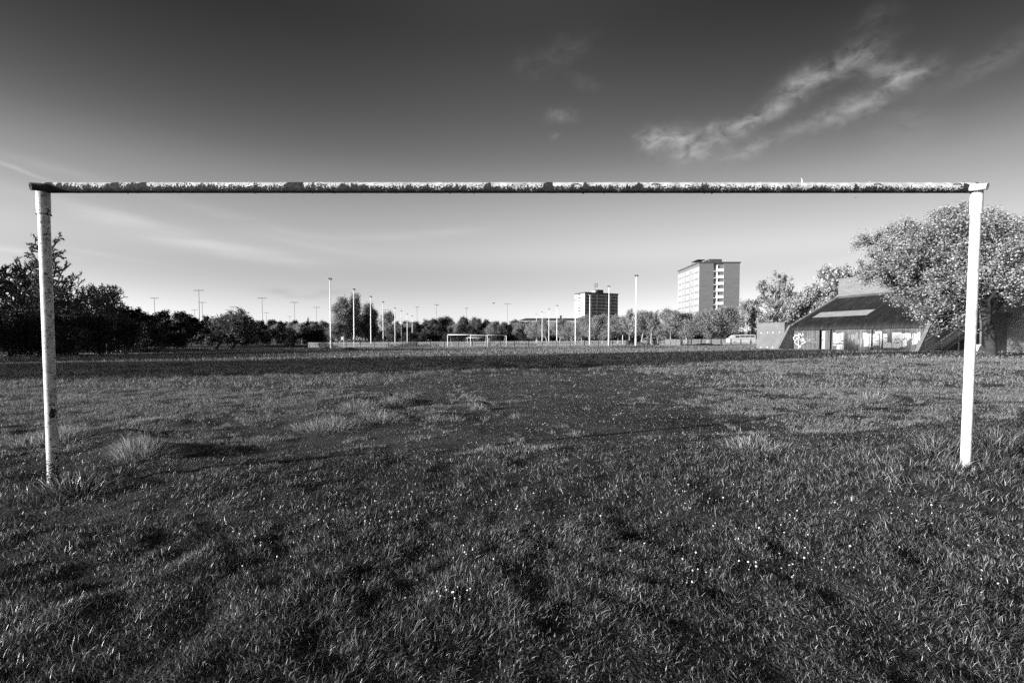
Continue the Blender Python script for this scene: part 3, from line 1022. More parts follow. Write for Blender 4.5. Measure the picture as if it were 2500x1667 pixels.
# ------------------------------------------------------------------ the near goal
def make_goal():
    Y = 3.9
    S = F / Y
    root = empty('goal_frame', (0, Y, gz(0, Y)), 0, 'large near goal frame of white painted steel tube with flaking crossbar', 'goal')
    gx0, gzr = root.location.x, root.location.z
    ztop = CAMZ + (HOR - 463) / S
    rad = 0.0415

    def bumpy(p0, p1, r, n, seed, amp, flare=None, ends=True):
        rng = np.random.default_rng(seed)
        mb = MB()
        p0 = np.array(p0, float)
        p1 = np.array(p1, float)
        pts = [p0 + (p1 - p0) * i / n for i in range(n + 1)]
        mb.tube(pts, [r * (1 + amp * rng.normal()) for _ in range(n + 1)], 28, ends, True, amp * 0.6)
        return mb
    xl = wx(118, Y)
    xr = wx(2372, Y)
    # crossbar with curled flakes of paint and a few net hooks
    mb = bumpy((xl + 0.02, 0, 0), (xr - 0.02, 0, 0), rad, 260, 3, 0.006)
    rng = np.random.default_rng(8)
    for i in range(34):
        x = rng.uniform(xl + .1, xr - .1)
        if x > 0.8 and rng.random() < .5:
            continue
        a = rng.uniform(-2.5, -0.7) + (PI if rng.random() < .12 else 0)
        n = np.array([0, math.cos(a), math.sin(a)])
        t = np.array([1, 0, 0])
        c = np.array([x, 0, 0]) + n * rad * 0.98
        s = rng.uniform(.004, .014)
        tip = c + n * rng.uniform(.004, .013) + t * rng.uniform(-s, s)
        w = np.array([0, -math.sin(a), math.cos(a)])
        mb.add([c - t * s, c + t * s * .7 + w * s * .4, tip, c - w * s * .5], [(0, 1, 2), (0, 2, 3)])
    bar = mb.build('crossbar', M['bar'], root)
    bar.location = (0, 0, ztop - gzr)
    for (px, dz, kind) in ((618, .035, 0), (1945, .03, 1), (790, -.02, 2), (2310, .0, 2), (2120, .01, 2), (1400, .0, 2), (1590, .0, 2)):
        x = wx(px, Y)
        h = MB()
        if kind == 0:
            h.tube([(x - .004, -rad - .002, -.004), (x + .008, -rad * .8, .03), (x + .02, -rad * .5, .058)], .0022, 6)
            h.tube([(x, -rad - .004, .0), (x + .05, -rad - .006, .006), (x + .11, -rad + .002, .014)], .0022, 6)
        elif kind == 1:
            h.tube([(x, -rad * .6, .02), (x + .004, -rad * .5, .05), (x, -rad * .4, .07)], .0026, 6)
            h.tube([(x, -rad * .6, .035), (x + .015, -rad * .5, .045)], .0022, 6)
        else:
            h.tube([(x - .025, -rad - .001, .012), (x, -rad - .012, .018), (x + .03, -rad - .01, .012), (x + .045, -rad + .002, .006)], .003, 6)
        h.build('net_hook', M['rust'] if kind == 2 else M['white_metal'], bar)
    # posts, each with a welded sleeve, leaning very slightly
    for (side, x, r, mat, basex) in ((-1, xl, .0385, M['post_worn'], wx(120, Y)), (1, xr, .0345, M['post_clean'], wx(2366, Y))):
        zb = gz(basex, Y) - gzr - 0.1
        mb = bumpy((basex, 0, zb), (x, 0, ztop - gzr - 0.02), r, 60, 5 + side, 0.004)
        post = mb.build('post', mat, root)
        tag(post, 'left goal post worn and rusting at its foot' if side < 0 else 'right goal post painted clean bright white')
        top = ztop - gzr
        sl = MB()
        rr = r + .0055
        sl.tube([(x, 0, top - .215), (x, 0, top - .21), (x, 0, top - .1), (x, 0, top - .02)], [rr - .001, rr, rr + .001, rr], 28, True, True, .008)
        sl.build('sleeve', mat, post)
        rb = MB()
        pts = [(x + (rr + .0015) * math.cos(t), (rr + .0015) * math.sin(t), top - .212 + .003 * math.sin(5 * t)) for t in np.linspace(0, 2 * PI, 25)]
        rb.tube(pts, .0032, 6, False, True, .3)
        rb.build('weld_ring', M['rust'] if side < 0 else mat, post)
        # open stub of the old net bracket
        st = MB()
        xe = wx(87 if side < 0 else 2398, Y - .12)
        p0 = np.array([x - side * .09, 0, top - .004])
        d = np.array([xe, -.12, wz(459.5, Y - .12) - gzr]) - p0
        L = float(np.linalg.norm(d))
        d /= L
        n = 24
        ro = .030 if side < 0 else .026
        ri = ro * .68
        up = np.array([0, 0, 1.0])
        e1 = np.cross(d, up)
        e1 /= np.linalg.norm(e1)
        e2 = np.cross(e1, d)
        vs = []
        for (q, rad2) in ((0, ro), (L, ro), (L, ri), (L - .09, ri)):
            for k in range(n):
                a = 2 * PI * k / n
                vs.append(p0 + d * q + (e1 * math.cos(a) + e2 * math.sin(a)) * rad2 * (1 + random.uniform(-.02, .02)))
        fs = []
        for i in range(3):
            for k in range(n):
                fs.append((i * n + k, i * n + (k + 1) % n, (i + 1) * n + (k + 1) % n, (i + 1) * n + k))
        fs.append(tuple(3 * n + k for k in range(n)))
        st.add(vs, fs, True)
        s_o = st.build('net_bracket', M['rust'] if side < 0 else mat, root)
        # rusty weld lump where tube, stub and post meet
        wl = MB()
        for i in range(10):
            c = np.array([x - side * rng.uniform(-.02, .09), -rng.uniform(0.02, .045), top + rng.uniform(-.04, .022)])
            rr2 = rng.uniform(.006, .013)
            wl.tube([c - (rr2, 0, 0), c - (rr2 * .4, 0, 0), c + (rr2 * .4, 0, 0), c + (rr2, 0, 0)], [rr2 * .3, rr2 * .9, rr2 * .9, rr2 * .3], 7, True, True, .2)
        wl.build('weld', M['rust'] if side < 0 else mat, root)


make_goal()


# ------------------------------------------------------------------ far goals
def far_goal(px0, px1, pytop, Y, lab, depth=0.0):
    x0, x1 = wx(px0, Y), wx(px1, Y)
    zt = wz(pytop, Y)
    xm = (x0 + x1) / 2
    g = gz(xm, Y)
    root = empty('far_goal', (xm, Y, g), 0, lab, 'goal', 'white goals on the far pitch')
    h = zt - g
    hw = (x1 - x0) / 2
    r = .075
    MB().tube([(-hw, 0, h), (hw, 0, h)], r, 8).build('crossbar', M['white_metal'], root)
    for s in (-1, 1):
        MB().tube([(s * hw, 0, -.15), (s * hw, 0, h - r)], r, 8).build('post', M['white_metal'], root)
        if depth:
            MB().tube([(s * hw, 0, h - .05), (s * (hw + .6), depth * .4, h - .1), (s * (hw + .6), depth, -.1)], .045, 6).build('stay', M['white_metal'], root)
        else:
            MB().tube([(s * hw, .05, h - .1), (s * (hw - .35), .9, h - .15), (s * (hw - .5), 1.4, .6), (s * (hw - .5), 1.5, -.1)], .025, 6).build('stay', M['white_metal'], root)


far_goal(1093, 1190, 817.2, 88, 'white far goal furthest left, standing in front of the fence')
far_goal(1149, 1236, 818.2, 99, 'white far goal furthest right, overlapping its left neighbour')
far_goal(1142, 1194, 824.3, 166, 'small looking white goal seen through the two nearer far goals', 2.2)


# ------------------------------------------------------------------ floodlight poles
def make_lamps():
    H = 11.7
    root = empty('floodlight_pole')
    mb = MB()
    mb.tube([(0, 0, -.2), (0, 0, 1.2), (0, 0, 1.25), (0, 0, H * .5), (0, 0, H - .25)], [.155, .15, .13, .11, .075], 12)
    mb.build('pole', M['white_metal'], root)
    MB().tube([(-.14, 0, H - .22), (.14, 0, H - .22)], .04, 8).build('bracket', M['white_metal'], root)
    for s in (-1, 1):
        lm = MB()
        c = np.array([s * .16, -.04, H - .05])
        ax = np.array([s * .55, -.45, -.5])
        ax /= np.linalg.norm(ax)
        lm.tube([c - ax * .16, c - ax * .1, c + ax * .08, c + ax * .16], [.05, .10, .135, .15], 12)
        fl = lm.build('floodlight', M['lamp_dark'], root)
        MB().tube([c + ax * .162, c + ax * .17], .135, 12).build('lens', M['lamp_glass'], fl)
    left = [(808, 80.5), (865, 97), (906, 113.5), (936, 129.5), (964.8, 154), (980.3, 169), (994.6, 188), (1006.7, 204)]
    right = [(1552, 76.7), (1486, 92), (1439.5, 108), (1404.5, 124), (1359.6, 143), (1340, 160), (1323.5, 176), (1309.6, 192)]
    ordn = ['nearest and tallest', 'second', 'third', 'fourth', 'fifth', 'sixth', 'seventh', 'last and smallest']
    first = True
    for side, lst in (('left', left), ('right', right)):
        for i, (px, Y) in enumerate(lst):
            o = root if first else copy_tree(root)
            first = False
            x = wx(px, Y)
            z = gz(x, Y)
            o.location = (x, Y, z)
            o.rotation_euler = (0, 0, random.uniform(-.6, .6) + (0.5 if side == 'left' else -.5))
            # keep the photographed height above the skyline
            top = 1.5 + 10.2
            o.scale = (1, 1, (top - z) / H)
            if i in (0, 7):
                lab = f'white floodlight pole, {ordn[i]} of the {side} hand row along the far pitch'
            else:
                lab = f'white floodlight pole, {ordn[i]} from the near end of the {side} hand row'
            tag(o, lab, 'floodlight', 'floodlight poles along both sides of the far pitch')


make_lamps()


def make_masts():
    H = 25.0
    root = empty('tall_mast')
    MB().tube([(0, 0, -.3), (0, 0, H * .5), (0, 0, H)], [.22, .16, .1], 8).build('mast', M['galv'], root)
    mb = MB()
    mb.box((-2.3, -.09, H - .1), (2.3, .09, H + .08))
    arm = mb.build('crossarm', M['galv'], root)
    for i in range(6):
        x = -2.1 + i * .84
        lm = MB()
        lm.prism([(x - .2, -.3, H + .02), (x - .2, .3, H + .02), (x - .2, .2, H - .22), (x - .2, -.2, H - .22)], (.4, 0, 0))
        lm.build('lamp', M['lamp_dark'], arm)
    pts = [(380, 274, 'tall lamp mast rising above the dark evergreens, leftmost of the distant masts'),
           (488.5, 231, 'tallest distant lamp mast with the widest crossarm, left of the pale bush'),
           (496, 305, 'lamp mast standing close behind the tallest distant mast'),
           (477, 380, 'small faint lamp mast just left of the tallest distant mast'),
           (571, 347, 'short distant lamp mast above the dark tree right of the pale bush'),
           (642, 274, 'lamp mast with wide crossarm between the pale bush and the poplars'),
           (652, 420, 'very small lamp mast close right of the wide armed mast'),
           (720.6, 305, 'lamp mast left of the poplars, under the small dark cloud'),
           (708.5, 486, 'faintest small lamp mast beside the one under the dark cloud'),
           (774, 351, 'thin distant lamp mast immediately left of the nearest left floodlight pole'),
           (941.5, 380, 'lamp mast half hidden behind the fourth left floodlight pole'),
           (1018.6, 349, 'lamp mast just right of the smallest left floodlight pole'),
           (1065.8, 326, 'lamp mast above the left slope of the wooded rise'),
           (1139, 360, 'lamp mast above the crest of the wooded rise'),
           (1239, 319, 'rightmost distant lamp mast, right of the wooded rise')]
    for i, (px, Y, lab) in enumerate(pts):
        o = root if i == 0 else copy_tree(root)
        o.location = (wx(px, Y), Y, .2)
        o.rotation_euler = (0, 0, random.uniform(-.25, .25) + (0.9 if px in (1139, 1018.6, 1065.8) else 0))
        tag(o, lab, 'lamp mast', 'distant lamp masts beyond the trees')


make_masts()


# ------------------------------------------------------------------ fences
def make_fence():
    root = empty('picket_fence', (0, 92, gz(0, 92)), 0, 'long pale picket fence across the far edge of the worn field', 'fence')
    z00 = root.location.z
    xs = np.arange(-39.4, 32.6, 2.66)
    ys = 92 + 0.0 * xs

    def fy(x):
        return 92 + 5 * float(sstep(-34, -50, x)) - .0 * x
    for i in range(len(xs)):
        x = xs[i]
        g = gz(x, fy(x)) - z00
        p = MB()
        p.box((x - .055, fy(x) - 92 - .01, g - .1), (x + .055, fy(x) - 92 + .1, g + 1.14))
        p.build('fence_post', M['fpost'], root)
        if i + 1 < len(xs) and not (22.0 < x + 1.3 < 25):
            m = MB()
            x2 = xs[i + 1]
            for k in range(15):
                t = (k + .5) / 15
                xx = x + .06 + (x2 - x - .12) * t
                gg = gz(xx, fy(xx)) - z00
                yy = fy(xx) - 92
                hh = 1.08 + random.uniform(-.02, .02)
                lx = random.uniform(-.012, .012)
                m.prism([(xx - .034, yy - .06, gg + .03), (xx + .034, yy - .06, gg + .03), (xx + .034 + lx, yy - .06, gg + hh - .05), (xx + lx, yy - .06, gg + hh), (xx - .034 + lx, yy - .06, gg + hh - .05)], (0, .02, 0))
            for zz in (.28, .85):
                ga, gb = gz(x, fy(x)) - z00, gz(x2, fy(x2)) - z00
                m.prism([(x + .057, fy(x) - 92 - .035, ga + zz), (x2 - .057, fy(x2) - 92 - .035, gb + zz), (x2 - .057, fy(x2) - 92 - .035, gb + zz + .07), (x + .057, fy(x) - 92 - .035, ga + zz + .07)], (0, .03, 0))
            m.build('picket_panel', M['picket'], root)
    # pale boarded stretch
    Y = 92
    hb = empty('hoarding', (wx(1643, Y), Y, gz(wx(1643, Y), Y)), 0, 'pale boarded hoarding of three panels closing the right end of the fence', 'hoarding')
    for k, (a, b) in enumerate(((1623.5, 1635.5), (1637, 1649), (1650.5, 1660))):
        m = MB()
        m.box((wx(a, Y) - hb.location.x, -.22, .08), (wx(b, Y) - hb.location.x, -.17, 1.2))
        m.build('board_panel', M['board'], hb)
    for a in (1622.7, 1636.2, 1649.7, 1661):
        m = MB()
        x = wx(a, Y) - hb.location.x
        m.box((x - .05, -.16, -.1), (x + .05, -.06, 1.24))
        m.build('fence_post', M['fpost'], hb)
    # low mesh railing with dark posts, further right
    Y = 100
    r2 = empty('railing_fence', (wx(1760, Y), Y, gz(wx(1760, Y), Y)), 0, 'light railing fence with dark posts in front of the parked vehicles', 'fence')
    X0, X1 = wx(1663, Y) - r2.location.x, wx(1905, Y) - r2.location.x
    n = 10
    for i in range(n + 1):
        x = X0 + (X1 - X0) * i / n
        MB().box((x - .06, -.06, -.1), (x + .06, .06, 1.22)).build('fence_post', M['fpost'], r2)
        if i < n:
            x2 = X0 + (X1 - X0) * (i + 1) / n
            m = MB()
            for z in (.12, 1.08):
                m.box((x + .062, -.02, z), (x2 - .062, .02, z + .05))
            k = 0
            xx = x + .12
            while xx < x2 - .1:
                m.box((xx - .022, -.012, .171), (xx + .022, .012, 1.079))
                xx += .11
            m.build('railing_panel', M['picket'], r2)


make_fence()


def small_things():
    # gate pillar, bins, crates, posts, sign
    Y = 91.2
    x = wx(1583, Y)
    r = empty('gate_pillar', (x, Y, gz(x, Y)), 0, 'short square pillar with a wider cap standing in the fence', 'pillar')
    MB().box((-.2, -.2, -.1), (.2, .2, 1.3)).build('shaft', M['concrete_dark'], r)
    MB().box((-.3, -.3, 1.3), (.3, .3, 1.48)).build('cap', M['concrete'], r)
    x = wx(1533.5, Y)
    r = empty('dustbin', (x, Y - 1, gz(x, Y - 1)), .2, 'dark square dustbin beside the nearest right floodlight pole', 'bin')
    m = MB()
    m.prism([(-.3, -.3, 0), (.3, -.3, 0), (.38, -.38, .95), (-.38, -.38, .95)], (0, .62, 0))
    m.build('body', M['car_dark'], r)
    MB().prism([(-.4, -.42, .952), (.4, -.42, .952), (.4, -.34, 1.04), (-.4, -.3, 1.06)], (0, .76, 0)).build('lid', M['lamp_dark'], r)
    for k, (px, w, h, lab) in enumerate(((1557, .5, .72, 'mid grey crate right of the nearest right floodlight pole'), (1566, .42, .5, 'lower grey crate leaning against its taller neighbour'), (1538.5, .3, .6, 'small grey box tucked against the dustbin'))):
        x = wx(px, Y)
        r = empty('crate', (x, Y - 1.0 - .1 * k, gz(x, Y - 1)), .15 * k, lab, 'crate')
        m = MB()
        m.box((-w, -.3, 0), (w, .3, h * .96))
        m.build('body', M['concrete_dark'], r)
        m = MB()
        for q in (-.9, -.3, .3, .9):
            m.box((q * w - .05, -.33, .02), (q * w + .05, -.302, h))
        m.build('batten', M['concrete'], r)
    x = wx(1520, 104)
    o = MB().tube([(x, 104, 0.1), (x, 104, 2.6)], [.1, .1], 8).build('bare_post', M['picket'])
    tag(o, 'plain pale post standing between the two nearest right floodlight poles', 'post')
    x = wx(635, 96)
    o = MB().tube([(x, 96, 0.0), (x, 96, 1.3), (x + .1, 96, 1.55)], [.06, .06, .1], 8).build('marker_post', M['concrete'])
    tag(o, 'short pale marker post before the dark thicket on the left', 'post')
    Y = 96
    x = wx(840, Y)
    r = empty('sign_post', (x, Y, gz(x, Y)), -.3, 'small pale sign on a post below the poplars', 'sign')
    MB().tube([(0, 0, -.1), (0, 0, 2.3)], .06, 8).build('post', M['picket'], r)
    MB().box((-.62, -.1, 1.5), (-.04, -.065, 2.1)).build('sign_panel', M['board'], r)
    # street lamp between towers
    Y = 150
    r = empty('street_lamp', (wx(1592, Y), Y, .4), 0, 'street lamp arm poking out of the trees between the towers', 'street lamp')
    MB().tube([(0, 0, 0), (0, 0, 8.0), (.15, 0, 8.6), (.6, 0, 8.95), (2.6, 0, 9.15)], [.1, .08, .06, .05, .05], 8).build('pole', M['galv'], r)
    MB().prism([(2.5, -.16, 9.08), (3.3, -.12, 9.14), (3.3, -.12, 9.24), (2.5, -.16, 9.28)], (0, .3, 0)).build('lamp_head', M['white_metal'], r)
    # rubble heaps on the field's edge
    for (px, Y, w, h, lab) in ((1718, 86, 3.4, .42, 'low dark earth mound before the railing fence'), (540, 66, 1.0, .28, 'little pale heap of rubble before the bushes'), (797, 77, .9, .35, 'pale rubble heap by the nearest left floodlight pole'), (855, 70, 1.6, .3, 'dark clod of turf before the left floodlight row')):
        x = wx(px, Y)
        rng = np.random.default_rng(int(px))
        n, k = 18, 6
        V = []
        for i in range(k + 1):
            rr = 1 - i / k
            for j in range(n):
                a = 2 * PI * j / n
                q = rr * (1 + .18 * math.sin(3 * a + px) + .1 * rng.normal() * (0 if i == 0 else 1))
                V.append((w * q * math.cos(a), .7 * w * q * math.sin(a) * .7, h * (1 - rr ** 1.6) * (1 + .15 * rng.normal()) - (.1 if i == 0 else 0)))
        fs = [(i * n + j, i * n + (j + 1) % n, (i + 1) * n + (j + 1) % n, (i + 1) * n + j) for i in range(k) for j in range(n)]
        fs.append(tuple(k * n + j for j in range(n)))
        o = MB().add(V, fs, True).build('earth_mound', M['soil'] if 'dark' in lab else M['concrete'])
        o.location = (x, Y, gz(x, Y))
        tag(o, lab, 'mound')
    # two birds
    for (px, py, Y, sc, lab) in ((1205, 741, 90, 1.0, 'tiny bird flying above the wooded rise'), (2079, 487, 60, .45, 'tiny bird high under the right part of the crossbar')):
        b = MB()
        b.tube([(-.22, 0, 0), (-.12, 0, .01), (0, 0, .02), (.12, 0, .03), (.2, 0, .03), (.25, 0, .02)], [.01, .04, .06, .05, .035, .005], 8)
        for s in (-1, 1):
            b.add([(-.06, s * .03, .04), (.09, s * .03, .04), (.1, s * .3, .16), (.0, s * .55, .1), (-.04, s * .3, .14),
                   (-.06, s * .03, .028), (.09, s * .03, .028), (.1, s * .3, .15), (.0, s * .55, .095), (-.04, s * .3, .13)],
                  [(0, 1, 2, 4), (2, 3, 4), (6, 5, 9, 7), (8, 7, 9), (1, 6, 7, 2), (0, 4, 9, 5)])
        o = b.build('bird', M['bird'])
        o.location = (wx(px, Y), Y, wz(py, Y))
        o.scale = (sc,) * 3
        o.rotation_euler = (.2, .1, .4)
        tag(o, lab, 'bird')


small_things()


def vehicle(name, px, Y, rz, L, W, prof, wins, mat, lab, cat):
    x = wx(px, Y)
    r = empty(name, (x, Y, gz(x, Y)), rz, lab, cat)
    m = MB()
    m.prism([(a * L, -W / 2, b) for a, b in prof], (0, W, 0))
    m.build('body', mat, r)
    for (a0, a1, z0, z1) in wins:
        for s in (-1, 1):
            MB().box((a0 * L, s * (W / 2 + .004) - .004, z0), (a1 * L, s * (W / 2 + .004) + .004, z1)).build('window', M['glass_dark'], r)
    for a in (-.31, .31):
        for s in (-1, 1):
            w = MB().tube([(a * L, s * W / 2 - .1, .34), (a * L, s * W / 2 + .09, .34)], .34, 18).build('wheel', M['tyre'], r)
            MB().tube([(a * L, s * (W / 2 + .091), .34), (a * L, s * (W / 2 + .1), .34)], .2, 12).build('rim', M['galv'], w)
    for s in (-1, 1):
        MB().box((-L / 2 - .012, s * .65 - .15, .68), (-L / 2 + .02, s * .65 + .15, .84)).build('headlight', M['lamp_glass'], r)


def make_vehicles():
    vehicle('minibus', 1808, 112, 0, 5.9, 2.0, [(-.5, .35), (.5, .35), (.5, 2.0), (.46, 2.2), (-.15, 2.22), (-.3, 2.1), (-.42, 1.55), (-.5, 1.3)],
            [(-.1, .08, 1.6, 1.98), (.1, .27, 1.6, 1.98), (.29, .46, 1.6, 1.98), (-.28, -.13, 1.5, 1.95)], M['car_white'], 'long white minibus parked behind the railing fence', 'minibus')
    vehicle('parked_car', 1754, 116, 0, 4.2, 1.7, [(-.5, .3), (.5, .3), (.5, 1.0), (.4, 1.15), (.28, 1.65), (-.1, 1.68), (-.26, 1.2), (-.48, 1.05)],
            [(-.08, .08, 1.2, 1.58), (.1, .26, 1.2, 1.58)], M['car_dark'], 'dark parked car left of the white minibus', 'car')


make_vehicles()


# ------------------------------------------------------------------ towers
def frame_T(ox, oy, ang):
    ca, sa = math.cos(ang), math.sin(ang)
    return lambda x, y, z: (x * ca - y * sa, x * sa + y * ca, z)


def right_tower():
    Y = 199.0
    X = wx(1705, Y)
    W = 98 / F * Y
    D = 25.0
    Ht = wz(641, Y)
    r = empty('tower_block', (X, Y, 0), 0, 'taller right tower block with white sunlit side and central balcony column', 'tower block')
    a, b = W * .355, W * .61
    m = MB()
    m.box((0, 0, 0), (a, .6, Ht - .5))
    m.box((b, 0, 0), (W, .6, Ht - .5))
    m.build('brick_wall', M['brick'], r)
    m = MB()
    m.box((.32, .6, 0), (W, D, Ht - .55))
    m.box((a, 1.6, 0), (b, 1.62, Ht))
    m.build('core_wall', M['concrete'], r)
    m = MB()
    m.box((-.35, -.25, Ht - .5), (W + .3, D + .2, Ht + .05))
    roof = m.build('roof', M['roof_dark'], r)
    m = MB()
    m.box((W * .3, 2.5, Ht + .05), (W * .62, 8, Ht + 1.6))
    m.build('plant_room', M['roof_dark'], roof)
    m = MB()
    for q in (3.2, 6.2, 9.0):
        m.box((.2, q, Ht + .05), (.35, q + .15, Ht + 1.3))
    m.box((.15, 2.8, Ht + 1.3), (3.5, 9.6, Ht + 1.5))
    m.build('roof_canopy', M['roof_dark'], roof)
    fl = 16.1 / F * Y
    # balconies
    zt = Ht - 1.25
    for i in range(12):
        z = zt - fl * (i + 1) + .25
        if z < .2:
            break
        bal = MB().box((a + .02, -.15, z - .2), (b - .02, 1.58, z)).build('balcony', M['balcony'], r)
        MB().box((a + .9, -.13, z + .002), (b - .06, -.05, z + 1.05)).build('parapet', M['balcony'], bal)
        MB().box((a + .04, .02, z + .002), (a + .9, .06, z + 1.0)).build('screen', M['glass_dark'], bal)
        MB().box((a + (b - a) * .34, .2, z + .003), (a + (b - a) * .42, 1.57, z + fl - .22)).build('divider', M['balcony'], bal)
        for q in (.55, .76):
            MB().box((a + (b - a) * q, 1.54, z + 1.1), (a + (b - a) * (q + .15), 1.59, z + fl - .5)).build('window', M['glass_dark'], bal)
    # white window side
    cols = [(0.4, 5.0), (5.5, 8.8), (9.3, 16.2), (16.7, 19.9), (20.4, 24.7)]
    m = MB()
    m.box((-.12, .02, Ht - 1.7), (.3, D - .02, Ht - .52))
    m.build('parapet_band', M['brick'], r)
    m = MB()
    m.box((.0, .62, 0), (.3, D - .02, Ht - 1.72))
    m.build('spandrel_wall', M['spandrel'], r)
    g = MB()
    ztop = Ht - 1.75
    for y in (.0, 5.05, 8.9, 16.3, 20.0, 24.6):
        g.box((-.16, y, 0), (-.002, y + .4, ztop))
    nfl = int(ztop / fl)
    for i in range(nfl + 1):
        z = ztop - i * fl
        for (c0, c1) in cols:
            g.box((-.13, c0 + .02, z - .24), (-.002, c1 + .02, z - .02))
    g.build('frame_grid', M['white_conc'], r)
    wm = {}
    for i in range(nfl):
        z = ztop - i * fl
        for k, (c0, c1) in enumerate(cols):
            key = k
            if key not in wm:
                q = MB()
                wd = c1 - c0 - .1
                ins = 0.55 if k in (1, 3) else (.15 if k != 2 else 1.0)
                q.box((-.07, ins, -1.75), (-.003, wd - ins, -.28))
                p = MB()
                nn_ = 2 if k in (1, 3) else 3
                for j in range(nn_ + 1):
                    yy = ins + (wd - 2 * ins) * j / nn_
                    p.box((-.11, yy - .05, -1.75), (-.072, yy + .05, -.28))
                p.box((-.112, ins, -1.85), (-.071, wd - ins, -1.752))
                wm[key] = (q.mesh('pane', M['curtained']), p.mesh('window', M['white_conc']))
            wo = link_mesh('window', wm[key][1], r)
            wo.location = (0, c0 + .05, z)
            link_mesh('pane', wm[key][0], wo)


def left_tower():
    Y = 396.0
    X = wx(1428, Y)
    ang = math.radians(26)
    L, D = 33.5, 14.9
    Ht = wz(713.3, Y)
    r = empty('tower_block', (X, Y, 0), ang, 'smaller left tower block with dark shaded front and roof aerial', 'tower block')
    MB().box((.0, .3, 0), (L, D, Ht - 1.0)).build('wall', M['facade_dark'], r)
    fl = 8.1 / F * Y
    # pale end wall with a balcony column
    m = MB()
    m.box((-.25, .0, 0), (-.003, 6.3, Ht - .2))
    m.box((-.25, 9.6, 0), (-.003, D, Ht - .2))
    m.build('end_wall', M['brick_pale'], r)
    roof = MB().box((-.4, -.3, Ht - 1.0), (L + .2, D + .2, Ht)).build('roof', M['facade_dark'], r)
    pr = MB().box((L * .44, 3.5, Ht), (L * .62, 9, Ht + 2.9)).build('plant_room', M['facade_dark'], roof)
    MB().box((L * .44 - 2.2, 3.6, Ht + .003), (L * .44 - .003, 8.9, Ht + 2.2)).build('tank_room', M['brick_pale'], roof)
    an = MB()
    cx = L * .42
    an.tube([(cx, 5, Ht + 2.2), (cx, 5, Ht + 8.2)], .12, 6)
    for (h, w) in ((5.2, 1.3), (6.6, 1.7), (7.9, 1.6)):
        an.tube([(cx + w * math.cos(t), 5 + w * math.sin(t), Ht + h) for t in np.linspace(0, 2 * PI, 13)], .09, 5, False)
    for k in range(6):
        t = 2 * PI * k / 6
        an.tube([(cx + 1.45 * math.cos(t), 5 + 1.45 * math.sin(t), Ht + 4.8), (cx + 1.6 * math.cos(t), 5 + 1.6 * math.sin(t), Ht + 8.4)], .1, 5)
    for t in (0, PI / 2, PI, 3 * PI / 2):
        an.tube([(cx, 5, Ht + 5.2), (cx + 1.3 * math.cos(t), 5 + 1.3 * math.sin(t), Ht + 5.2)], .06, 5)
    an.build('aerial', M['galv'], roof)
    m = MB()
    for q in (L * .36, L * .40):
        m.tube([(q, 6, Ht), (q, 6, Ht + 3.6)], .08, 6)
    m.build('whip_aerial', M['galv'], roof)
    nf = int((Ht - 1.2) / fl)
    cols = [(.7, 6.2), (7.0, 11.6), (12.2, 20.6), (21.6, 24.6), (26.0, 32.4)]
    g = MB()
    for x in (6.55, 11.85, 21.05, 25.6):
        g.box((x, -.12, 0), (x + .22, .297, Ht - 1.05))
    g.build('mullion', M['frame_mid'], r)
    wm = {}
    for i in range(nf):
        z = Ht - 1.3 - i * fl
        if z - fl < 8:
            break
        for k, (c0, c1) in enumerate(cols):
            if k not in wm:
                wd = c1 - c0
                p = MB()
                nn_ = max(2, int(wd / 1.15))
                for j in range(nn_ + 1):
                    xx = wd * j / nn_
                    p.box((xx - .09, .16, -1.55), (xx + .09, .297, -.1))
                p.box((0, .2, -.1), (wd, .296, .06))
                p.box((0, .2, -1.68), (wd, .296, -1.55))
                q = MB()
                q.box((.02, .24, -1.54), (wd - .02, .292, -.11))
                c = MB()
                for j in range(nn_):
                    if (j * 7 + k * 3) % 3 == 0:
                        c.box((wd * j / nn_ + .12, .225, -1.5), (wd * (j + .8) / nn_, .236, -.2))
                wm[k] = (p.mesh('window', M['frame_mid']), q.mesh('pane', M['glass_dark']), c.mesh('curtain', M['frame_mid']))
            wo = link_mesh('window', wm[k][0], r)
            wo.location = (c0, 0, z)
            link_mesh('pane', wm[k][1], wo)
            link_mesh('curtain', wm[k][2], wo)
    for i in range(nf):
        z = Ht - .9 - (i + 1) * fl
        if z < 6:
            break
        bal = MB().box((-.3, 6.32, z), (-.05, 9.58, z + 1.45)).build('balcony', M['balcony'], r)
        MB().box((-.06, 6.32, z + 1.452), (-.004, 9.58, z + fl - .02)).build('recess', M['glass_dark'], bal)


def low_building():
    Y = 300
    x0, x1 = wx(1264, Y), wx(1425, Y)
    zt = wz(776.3, Y)
    ze = wz(783, Y)
    r = empty('long_building', ((x0 + x1) / 2, Y, 0), 0, 'long low building with dark roof behind the trees left of the towers', 'building')
    h = (x1 - x0) / 2
    MB().box((-h + .4, .4, 0), (h - .4, 12, ze - .7)).build('wall', M['spandrel'], r)
    MB().box((-h, 0, ze - .7), (h, 12.4, ze)).build('fascia', M['white_conc'], r)
    m = MB()
    m.add([(-h, 0, ze + .003), (h, 0, ze + .003), (h, 12.4, ze + .003), (-h, 12.4, ze + .003), (-h + 5, 4, zt), (h, 4, zt), (h, 8, zt), (-h + 5, 8, zt)],
          [(0, 1, 5, 4), (1, 2, 6, 5), (2, 3, 7, 6), (3, 0, 4, 7), (4, 5, 6, 7), (3, 2, 1, 0)])
    roof = m.build('roof', M['roof_dark'], r)
    x = wx(1371, Y) - r.location.x
    MB().box((x - .6, 5, zt + .002), (x + .6, 6, zt + 1.8)).build('chimney', M['roof_dark'], roof)


right_tower()
left_tower()
low_building()


